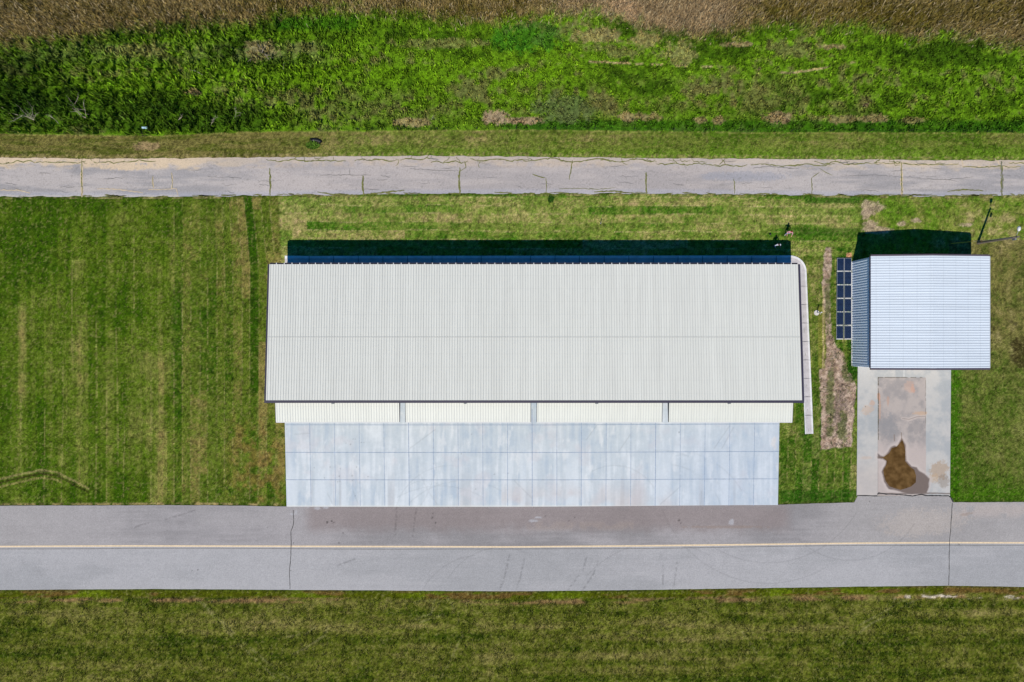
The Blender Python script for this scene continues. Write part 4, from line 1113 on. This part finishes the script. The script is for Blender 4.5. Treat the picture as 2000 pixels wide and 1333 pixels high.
# culvert
m = MB(); a = P(606.5, 274.5); b2 = P(628, 279.5)
arcp = [a, P(614, 273.8), P(621, 275), P(626, 277.5), b2]
rows = []
for i, p in enumerate(arcp):
    d = (arcp[min(i+1, 4)] - arcp[max(i-1, 0)]).normalized(); nrm_ = Vector((-d.y, d.x, 0))
    rr = .24 - .05*(i == 4)
    rows.append([p + nrm_*rr*math.cos(t*math.pi/8) + Vector((0,0,rr*.9*math.sin(t*math.pi/8)-.02)) for t in range(9)])
vs = [q for rw in rows for q in rw]
m.add(vs, [(i*9+k, i*9+k+1, (i+1)*9+k+1, (i+1)*9+k) for i in range(4) for k in range(8)] + [tuple(range(9)), tuple(range(44, 35, -1))])
cv = m.build('culvert_pipe', M_black, None, True); tag(cv, 'black bent pipe half buried in the verge above the leafy weed clump', 'pipe')
m = MB(); c0 = P(286, 253, .45)
m.hexa([c0 + Vector(q) for q in ((-.35,-.1,0),(.35,-.12,.05),(.38,.12,.12),(-.3,.1,.08),(-.35,-.1,.02),(.35,-.12,.07),(.38,.12,.14),(-.3,.1,.10))])
sc_ = empty('metal_scrap', P(286, 257), 'pale blue metal scrap with dark legs at the lower edge of the weeds', 'scrap')
m.build('sheet', plain('scrapblue', C(170, 205, 225), .4), sc_)
for p0, p1 in (((-.9,-.15,.02),(-.1,-.75,.3)),((-.1,-.75,.3),(.25,-.6,.25)),((.35,.1,.5),(.75,-.1,.1)),((-.3,-.1,.45),(-.5,-.6,.02)),((.5,.6,.05),(.38,.1,.5))):
    m = MB(); m.tube([P(286,257)+Vector(p0), P(286,257)+Vector(p1)], .03, 6); m.build('leg', M_black, sc_)
adopt(sc_)
b = P(1504, 458.6); m = MB()
m.tube([b + Vector((0,0,z)) for z in (0, .02, .07, .13, .18, .2)], [.05, .10, .13, .13, .09, .02], 14)
bl = m.build('plastic_bucket', M_black, None, True); tag(bl, 'tiny dark round tub on the grass north-west of the two people', 'tub')

# ------------------------------------------------------------ dead branches
def branch_mesh(mb, p, d, L, rad, depth, rr):
    pts = [p]; q = p.copy(); dd = d.copy()
    for k in range(4):
        dd = (dd + Vector((rr.uniform(-.25,.25), rr.uniform(-.25,.25), rr.uniform(-.12,.10)))).normalized()
        q = q + dd*L/4; q.z = max(q.z, 0.15); pts.append(q.copy())
    mb.tube(pts, [rad*(1-.18*i) for i in range(5)], 6)
    if depth:
        for k in range(rr.choice((2, 3, 4))):
            i = rr.randint(1, 4)
            nd = (dd + Vector((rr.uniform(-1,1), rr.uniform(-1,1), rr.uniform(-.1,.4)))).normalized()
            branch_mesh(mb, pts[i], nd, L*rr.uniform(.4,.7), rad*.55, depth-1, rr)
dbs = [(172,234,(-.7,.8),2.6,.07,'bleached fan of dead branches in the dark weeds near the left edge'),
       (72,238,(-.9,.5),2.2,.05,'grey dead branches lying furthest left in the weeds'),
       (40,228,(-1,.3),2.2,.05,'pale sticks at the far left edge of the weeds'),
       (398,150,(-1,.55),1.4,.10,'short grey log alone in the green weeds'),
       (515,108,(.3,-.4),1.8,.05,'pale dead brush pile in the upper weeds'),
       (497,117,(-.8,-.3),1.2,.05,'whitish stick beside the dead brush pile'),
       (415,248,(.15,.8),1.2,.06,'forked brown dead stem at the lower edge of the weeds'),
       (350,238,(.6,.2),1.1,.05,'small dead twig cluster right of the metal scrap'),
       (460,236,(.5,.7),1.3,.04,'thin dead twigs nearest the middle in the lower weeds'),
       (555,140,(.35,.8),.9,.035,'short white stick in the weeds below the brush pile'),
       (843,237,(.4,.8),.8,.03,'pair of pale sticks beside the dry patch in the weeds'),
       (120,246,(-.6,.8),1.3,.05,'thin bare branch between the dead fan and the left edge')]
for i, (px, py, dr, L, rad, lab) in enumerate(dbs):
    rr = random.Random(100 + i); m = MB()
    branch_mesh(m, P(px, py, .42), Vector((dr[0], dr[1], .1)).normalized(), L*.8, rad*.6, 2 if i not in (3, 5, 9) else 1, rr)
    if i in (0, 1, 4):
        for k in range(5): 
            a = rr.uniform(1.2, 3.0); branch_mesh(m, P(px, py, .5), Vector((math.cos(a), math.sin(a), .15)).normalized(), L*rr.uniform(.4, .75), rad*.45, 1, rr)
    o = m.build('dead_branch', M_dead); tag(o, lab, 'branch', 'dead branches in the weeds')

# ------------------------------------------------------------ people
def skin_obj(name, joints, edges, mat, parent, lv=1):
    me = bpy.data.meshes.new(name)
    me.from_pydata([j[:3] for j in joints], edges, [])
    o = bpy.data.objects.new(name, me); COL.objects.link(o); o.parent = parent
    md = o.modifiers.new('skin', 'SKIN'); md.use_smooth_shade = True
    if not me.skin_vertices:
        bpy.context.view_layer.objects.active = o
    if not me.skin_vertices: me.attributes  # layer is created by the modifier
    sv = me.skin_vertices[0].data
    for i, j in enumerate(joints):
        sv[i].radius = (j[3], j[4] if len(j) > 4 else j[3]); sv[i].use_root = (i == 0)
    sb = o.modifiers.new('sub', 'SUBSURF'); sb.levels = lv; sb.render_levels = lv
    me.materials.append(mat); return o
def person(loc, rot, label, skinc, hairc, shirtc, trouserc, arms, legs, shoec, hold=None):
    root = empty('person', loc, label, 'person'); root.rotation_euler = (0, 0, rot)
    ms = plain('skin', skinc, .6); mh = plain('hair', hairc, .7); mt = plain('shirt', shirtc, .85); mp = plain('trousers', trouserc, .85); mk = plain('shoes', shoec, .6)
    J = [(0,0,.95,.12,.10),(0,0,1.15,.12,.09),(0,0,1.38,.15,.10),(0,0,1.47,.06),(0,.02,1.54,.055),(0,.03,1.62,.085,.095),(0,.03,1.70,.085,.10),(0,.02,1.76,.05)]
    E = [(0,1),(1,2),(2,3),(3,4),(4,5),(5,6),(6,7)]
    def chain(start, pts):
        p = start
        for q in pts: J.append(q); E.append((p, len(J)-1)); p = len(J)-1
        return p
    for s in (-1, 1):
        f = legs[0 if s < 0 else 1]
        chain(0, [(s*.10,0,.86,.095),(s*.11,f*.5+.02,.48,.062),(s*.11,f,.09,.042),(s*.12,f+.14,.045,.035)])
        el, ha = arms[0 if s < 0 else 1]
        hnd = chain(2, [(s*.19,0,1.39,.055),(*el,.042),(*ha,.028)])
        e = Vector(el); h = Vector(ha); d = (h - e).normalized(); side = d.cross(Vector((0,0,1))).normalized()
        palm = h + d*.07; J.append((*palm, .032, .018)); E.append((hnd, len(J)-1)); pi = len(J)-1
        for k, ln in enumerate((.075,.085,.08,.062)):
            b0 = palm + side*(k-1.5)*.02 + d*.03; t0 = b0 + d*ln*.5 + Vector((0,0,-.01)); t1 = b0 + d*ln + Vector((0,0,-.035))
            J.append((*b0, .009)); E.append((pi, len(J)-1)); J.append((*t0, .008)); E.append((len(J)-2, len(J)-1)); J.append((*t1, .007)); E.append((len(J)-2, len(J)-1))
        tb = h + d*.03 - side*s*.04; J.append((*tb, .010)); E.append((hnd, len(J)-1)); tt = tb + d*.05 - side*s*.01; J.append((*tt, .008)); E.append((len(J)-2, len(J)-1))
    body = skin_obj('body', J, E, ms, root)
    # shirt
    T = [(0,0,.93,.155,.125),(0,0,1.15,.15,.115),(0,0,1.37,.175,.12),(0,.0,1.455,.085)]
    ET = [(0,1),(1,2),(2,3)]
    for s in (-1, 1):
        el = Vector(arms[0 if s < 0 else 1][0]); ha = Vector(arms[0 if s < 0 else 1][1])
        T.append((s*.20,0,1.395,.075)); ET.append((2, len(T)-1)); T.append((*el,.058)); ET.append((len(T)-2, len(T)-1))
        wpt = el.lerp(ha, .75); T.append((*wpt,.045)); ET.append((len(T)-2, len(T)-1))
    skin_obj('shirt', T, ET, mt, root)
    T = [(0,0,.98,.14,.115),(0,0,.90,.14,.12)]; ET = [(0,1)]
    for s in (-1, 1):
        f = legs[0 if s < 0 else 1]
        T.append((s*.105,0,.82,.105)); ET.append((1, len(T)-1)); T.append((s*.11,f*.5+.02,.48,.078)); ET.append((len(T)-2, len(T)-1)); T.append((s*.11,f,.10,.062)); ET.append((len(T)-2, len(T)-1))
    skin_obj('trousers', T, ET, mp, root)
    for s in (-1, 1):
        f = legs[0 if s < 0 else 1]; skin_obj('shoe', [(s*.11,f-.02,.06,.05),(s*.115,f+.08,.05,.048),(s*.125,f+.2,.04,.04)], [(0,1),(1,2)], mk, root)
    # head details
    m = MB(); 
    m.tube([(0,.0,1.80-.0),(0,-.005,1.77),(0,-.01,1.71),(0,-.03,1.64),(0,-.045,1.58)], [.03,.085,.108,.10,.06], 14)
    m.build('hair', mh, root, True)
    m = MB(); m.tube([(0,.125,1.665),(0,.15,1.635),(0,.125,1.625)], [.012,.018,.012], 8); m.build('nose', ms, root, True)
    for s in (-1, 1):
        m = MB(); m.tube([(s*.088,.02,1.67),(s*.104,.015,1.65),(s*.09,.02,1.62)], [.012,.02,.01], 8); m.build('ear', ms, root, True)
    for s in (-1, 1):
        m = MB(); m.tube([(s*.034,.118,1.667),(s*.034,.128,1.667)], [.012,.008], 8); m.build('eye', M_black, root, True)
    m = MB(); m.box(-.026, .026, .118, .128, 1.592, 1.600); m.build('mouth', plain('lip', C(150,80,75), .6), root)
    return root
# facing south-east-ish (local +Y is forward)
person(P(1535.5, 457.5, .0), math.radians(165), 'person in white and pale blue clothes standing in the sun on the grass', C(225,160,135), C(128,40,34), C(222,160,180), C(150,175,215),
       [((-.34,.05,1.2),(-.30,.38,1.18)),((.34,.05,1.2),(.26,.40,1.16))], (-.06, .10), C(235,235,235))
person(P(1511.5, 481.5, .0), math.radians(195), 'person in a white shirt standing in the hangar shadow', C(170,130,110), C(34,28,26), C(215,222,240), C(58,66,96),  # white shirt, blue cast of the shade put into its colour
       [((-.36,.03,1.18),(-.30,.36,1.12)),((.36,.03,1.18),(.30,.36,1.12))], (.05, -.04), C(60,60,60))

# ------------------------------------------------------------ vegetation made of blades
def blades(name, x, y, h, wd, col, lean=0.6, label=None, cat=None, up=0.0, kind='stuff', z0=0.0, windx=0.0, windy=0.0, mat=None):
    n = len(x)
    a = RNG.uniform(0, 2*np.pi, n); la = RNG.uniform(0, 2*np.pi, n)
    ll = lean * h * RNG.uniform(0.3, 1.0, n)
    lx = ll*np.cos(la) + windx*h; ly = ll*np.sin(la) + windy*h
    ux = np.cos(a)*wd/2; uy = np.sin(a)*wd/2
    X = WX(x); Y = WY(y)
    z = np.full(n, z0)
    v = np.stack([
        np.stack([X-ux*.6, Y-uy*.6, z], -1), np.stack([X+ux*.6, Y+uy*.6, z], -1),
        np.stack([X+lx*.4+ux, Y+ly*.4+uy, z+h*.62], -1), np.stack([X+lx*.4-ux, Y+ly*.4-uy, z+h*.62], -1),
        np.stack([X+lx+ux*.25, Y+ly+uy*.25, z+h], -1), np.stack([X+lx-ux*.25, Y+ly-uy*.25, z+h*0.97], -1)], 1).reshape(-1, 3)
    b = np.arange(n)[:, None]*6
    f = np.concatenate([b + np.array([[0,1,2,3]]), b + np.array([[3,2,4,5]])])
    c = np.repeat(col, 6, axis=0)
    o = np_mesh(name, v, [f], mat or M_blade, None, c)
    tag(o, label, cat, kind=kind)
    return o
def jitter(c, amt, n):
    k = RNG.uniform(1-amt, 1+amt, (n, 1)); t = RNG.uniform(-.08, .08, (n, 1))
    return np.clip(c * k * np.concatenate([1+t, 1+0*t, 1-t], 1), .003, .9)

# green weeds
n = 170000
x = RNG.uniform(-90, 2090, n); y = RNG.uniform(20, 268, n)
clump = fbm(x, y, 7, oct=2, seed=201)
keep = (y < weedb(x) + 5*(fbm(x, y, 14, oct=2, seed=203) - .6)) & (y > cropb(x) - 6 + 40*(fbm(x, y, 14, oct=4, seed=2) - .5) + RNG.normal(0, 11, n)) & (clump > 0.38)
x, y, clump = x[keep], y[keep], clump[keep]
left = 1 - sstep(350, 900, x)
gc_ = ground_color(x, y)
hgt = (0.16 + 0.62*sstep(.40, .70, clump)) * (0.55 + 0.75*left) * RNG.uniform(.6, 1.2, len(x))
bare = sstep(0.16, 0.3, gc_[:, 0])
hgt *= 1 - .6*bare
blades('tall_weeds', x, y, hgt, RNG.uniform(.06, .16, len(x)), jitter(gc_*np.array([1.72,1.55,1.4]), .45, len(x)), .5, 'tall green weeds filling the band north of the fence', 'weeds', windx=-.05)
# dry crop
n = 90000
x = RNG.uniform(-90, 2090, n); y = RNG.uniform(-60, 100, n)
keep = (y < cropb(x) + 0 + 44*(fbm(x, y, 14, oct=4, seed=2) - .5) + RNG.normal(0, 11, n))
x, y = x[keep], y[keep]
cl = fbm(x, y, 6, oct=2, seed=211)
gc_ = ground_color(x, y)
straw = (RNG.random(len(x)) < .12)[:, None]
cc = jitter(gc_*1.6, .4, len(x)); cc = np.where(straw, C(206,188,150)*RNG.uniform(.8,1.2,(len(x),1)), cc)
blades('dry_crop', x, y, (.35 + .6*cl)*RNG.uniform(.7,1.2,len(x)), RNG.uniform(.03, .09, len(x)), cc, .55, 'dry brown crop along the top of the photo', 'crop')
# rough grass of the south field
n = 120000
x = RNG.uniform(-60, 2060, n); y = RNG.uniform(1168, 1360, n)
cl = fbm(x, y, 9, oct=3, seed=221)
keep = (y > taxS(x) + 16 - 15.5 * (RNG.random(n) < .4)) & (cl > .40)
x, y, cl = x[keep], y[keep], cl[keep]
blades('field_grass', x, y, (.05 + .18*sstep(.4,.7,cl))*RNG.uniform(.6,1.3,len(x)), RNG.uniform(.03, .07, len(x)), jitter(ground_color(x, y)*1.25, .55, len(x)), 1.0, 'rough unmown grass south of the taxiway', 'grass')
# short tufts over the lawns
n = 200000
x = RNG.uniform(-60, 2060, n); y = RNG.uniform(262, 990, n)
keep = ((y < oldN(x) - .3) | (y > oldS(x) + .3)) & ~((x > 553) & (x < 1526) & (y > 498)) & (y < taxN(x) - .3) & ~((x > 1526) & (x < 1592) & (y > 496) & (y < 852)) & ~((x > 1630) & (x < 1886) & (y > 503) & (y < 720)) & ~((x > 1670) & (x < 1860) & (y > 700))
keep &= ~in_poly(x, y, DIRT) | (RNG.random(n) < .12)
x, y = x[keep], y[keep]
gc_ = ground_color(x, y)
blades('lawn_grass', x, y, RNG.uniform(.03, .09, len(x)), RNG.uniform(.02, .06, len(x)), jitter(gc_*1.12, .5, len(x)), 1.2, 'short mown grass of the lawns around both buildings', 'grass')
# leafy clump round the pipe in the verge
def clumpy(name, cx, cy, rx, ry, n, h, col, label, cat, kind=None):
    a = RNG.uniform(0, 2*np.pi, n); q = np.sqrt(RNG.random(n))
    x = cx + rx*q*np.cos(a); y = cy + ry*q*np.sin(a)
    o = blades(name, x, y, h*RNG.uniform(.4, 1.1, n), RNG.uniform(.05, .12, n), jitter(np.tile(col, (n, 1)), .4, n), .9, label, cat, kind=None)
    if kind: o['kind'] = kind
    return o
clumpy('weed_clump', 611, 286, 13, 6.5, 520, .34, C(92,128,40)*1.3, 'leafy green weed clump growing round the black pipe', 'weed clump')
clumpy('weed_clump', 1075, 391, 5, 6, 160, .35, C(60,110,28)*1.2, 'dark leafy weed clump at the south edge of the old road', 'weed clump')
n = 900
x = np.concatenate([RNG.uniform(1629, 1666, n), RNG.uniform(1654, 1674, n)]); y = np.concatenate([RNG.choice([530.8, 557.5, 584, 610.2, 636.7, 505], n) + RNG.normal(0, .8, n), RNG.uniform(664, 740, n)])
m_ = RNG.random(len(x)) < np.concatenate([np.full(n, .5), np.full(n, .8)])
x, y = x[m_], y[m_]
blades('edge_weeds', x, y, RNG.uniform(.1, .28, len(x)), RNG.uniform(.03, .07, len(x)), jitter(np.tile(C(70,112,28)*1.3, (len(x), 1)), .4, len(x)), .8, 'green weeds growing between the solar panels and by the metal wall', 'weeds')
n = 2500
x = RNG.uniform(1598, 1672, n); y = RNG.uniform(600, 878, n)
k_ = in_poly(x, y, DIRT) & (fbm(x, y, 12, oct=3, seed=231) > .56)
x, y = x[k_], y[k_]
blades('dirt_weeds', x, y, RNG.uniform(.08, .25, len(x)), RNG.uniform(.03, .08, len(x)), jitter(np.tile(C(74,92,44)*1.2, (len(x), 1)), .4, len(x)), .9, 'scattered small weeds on the bare earth strip', 'weeds')
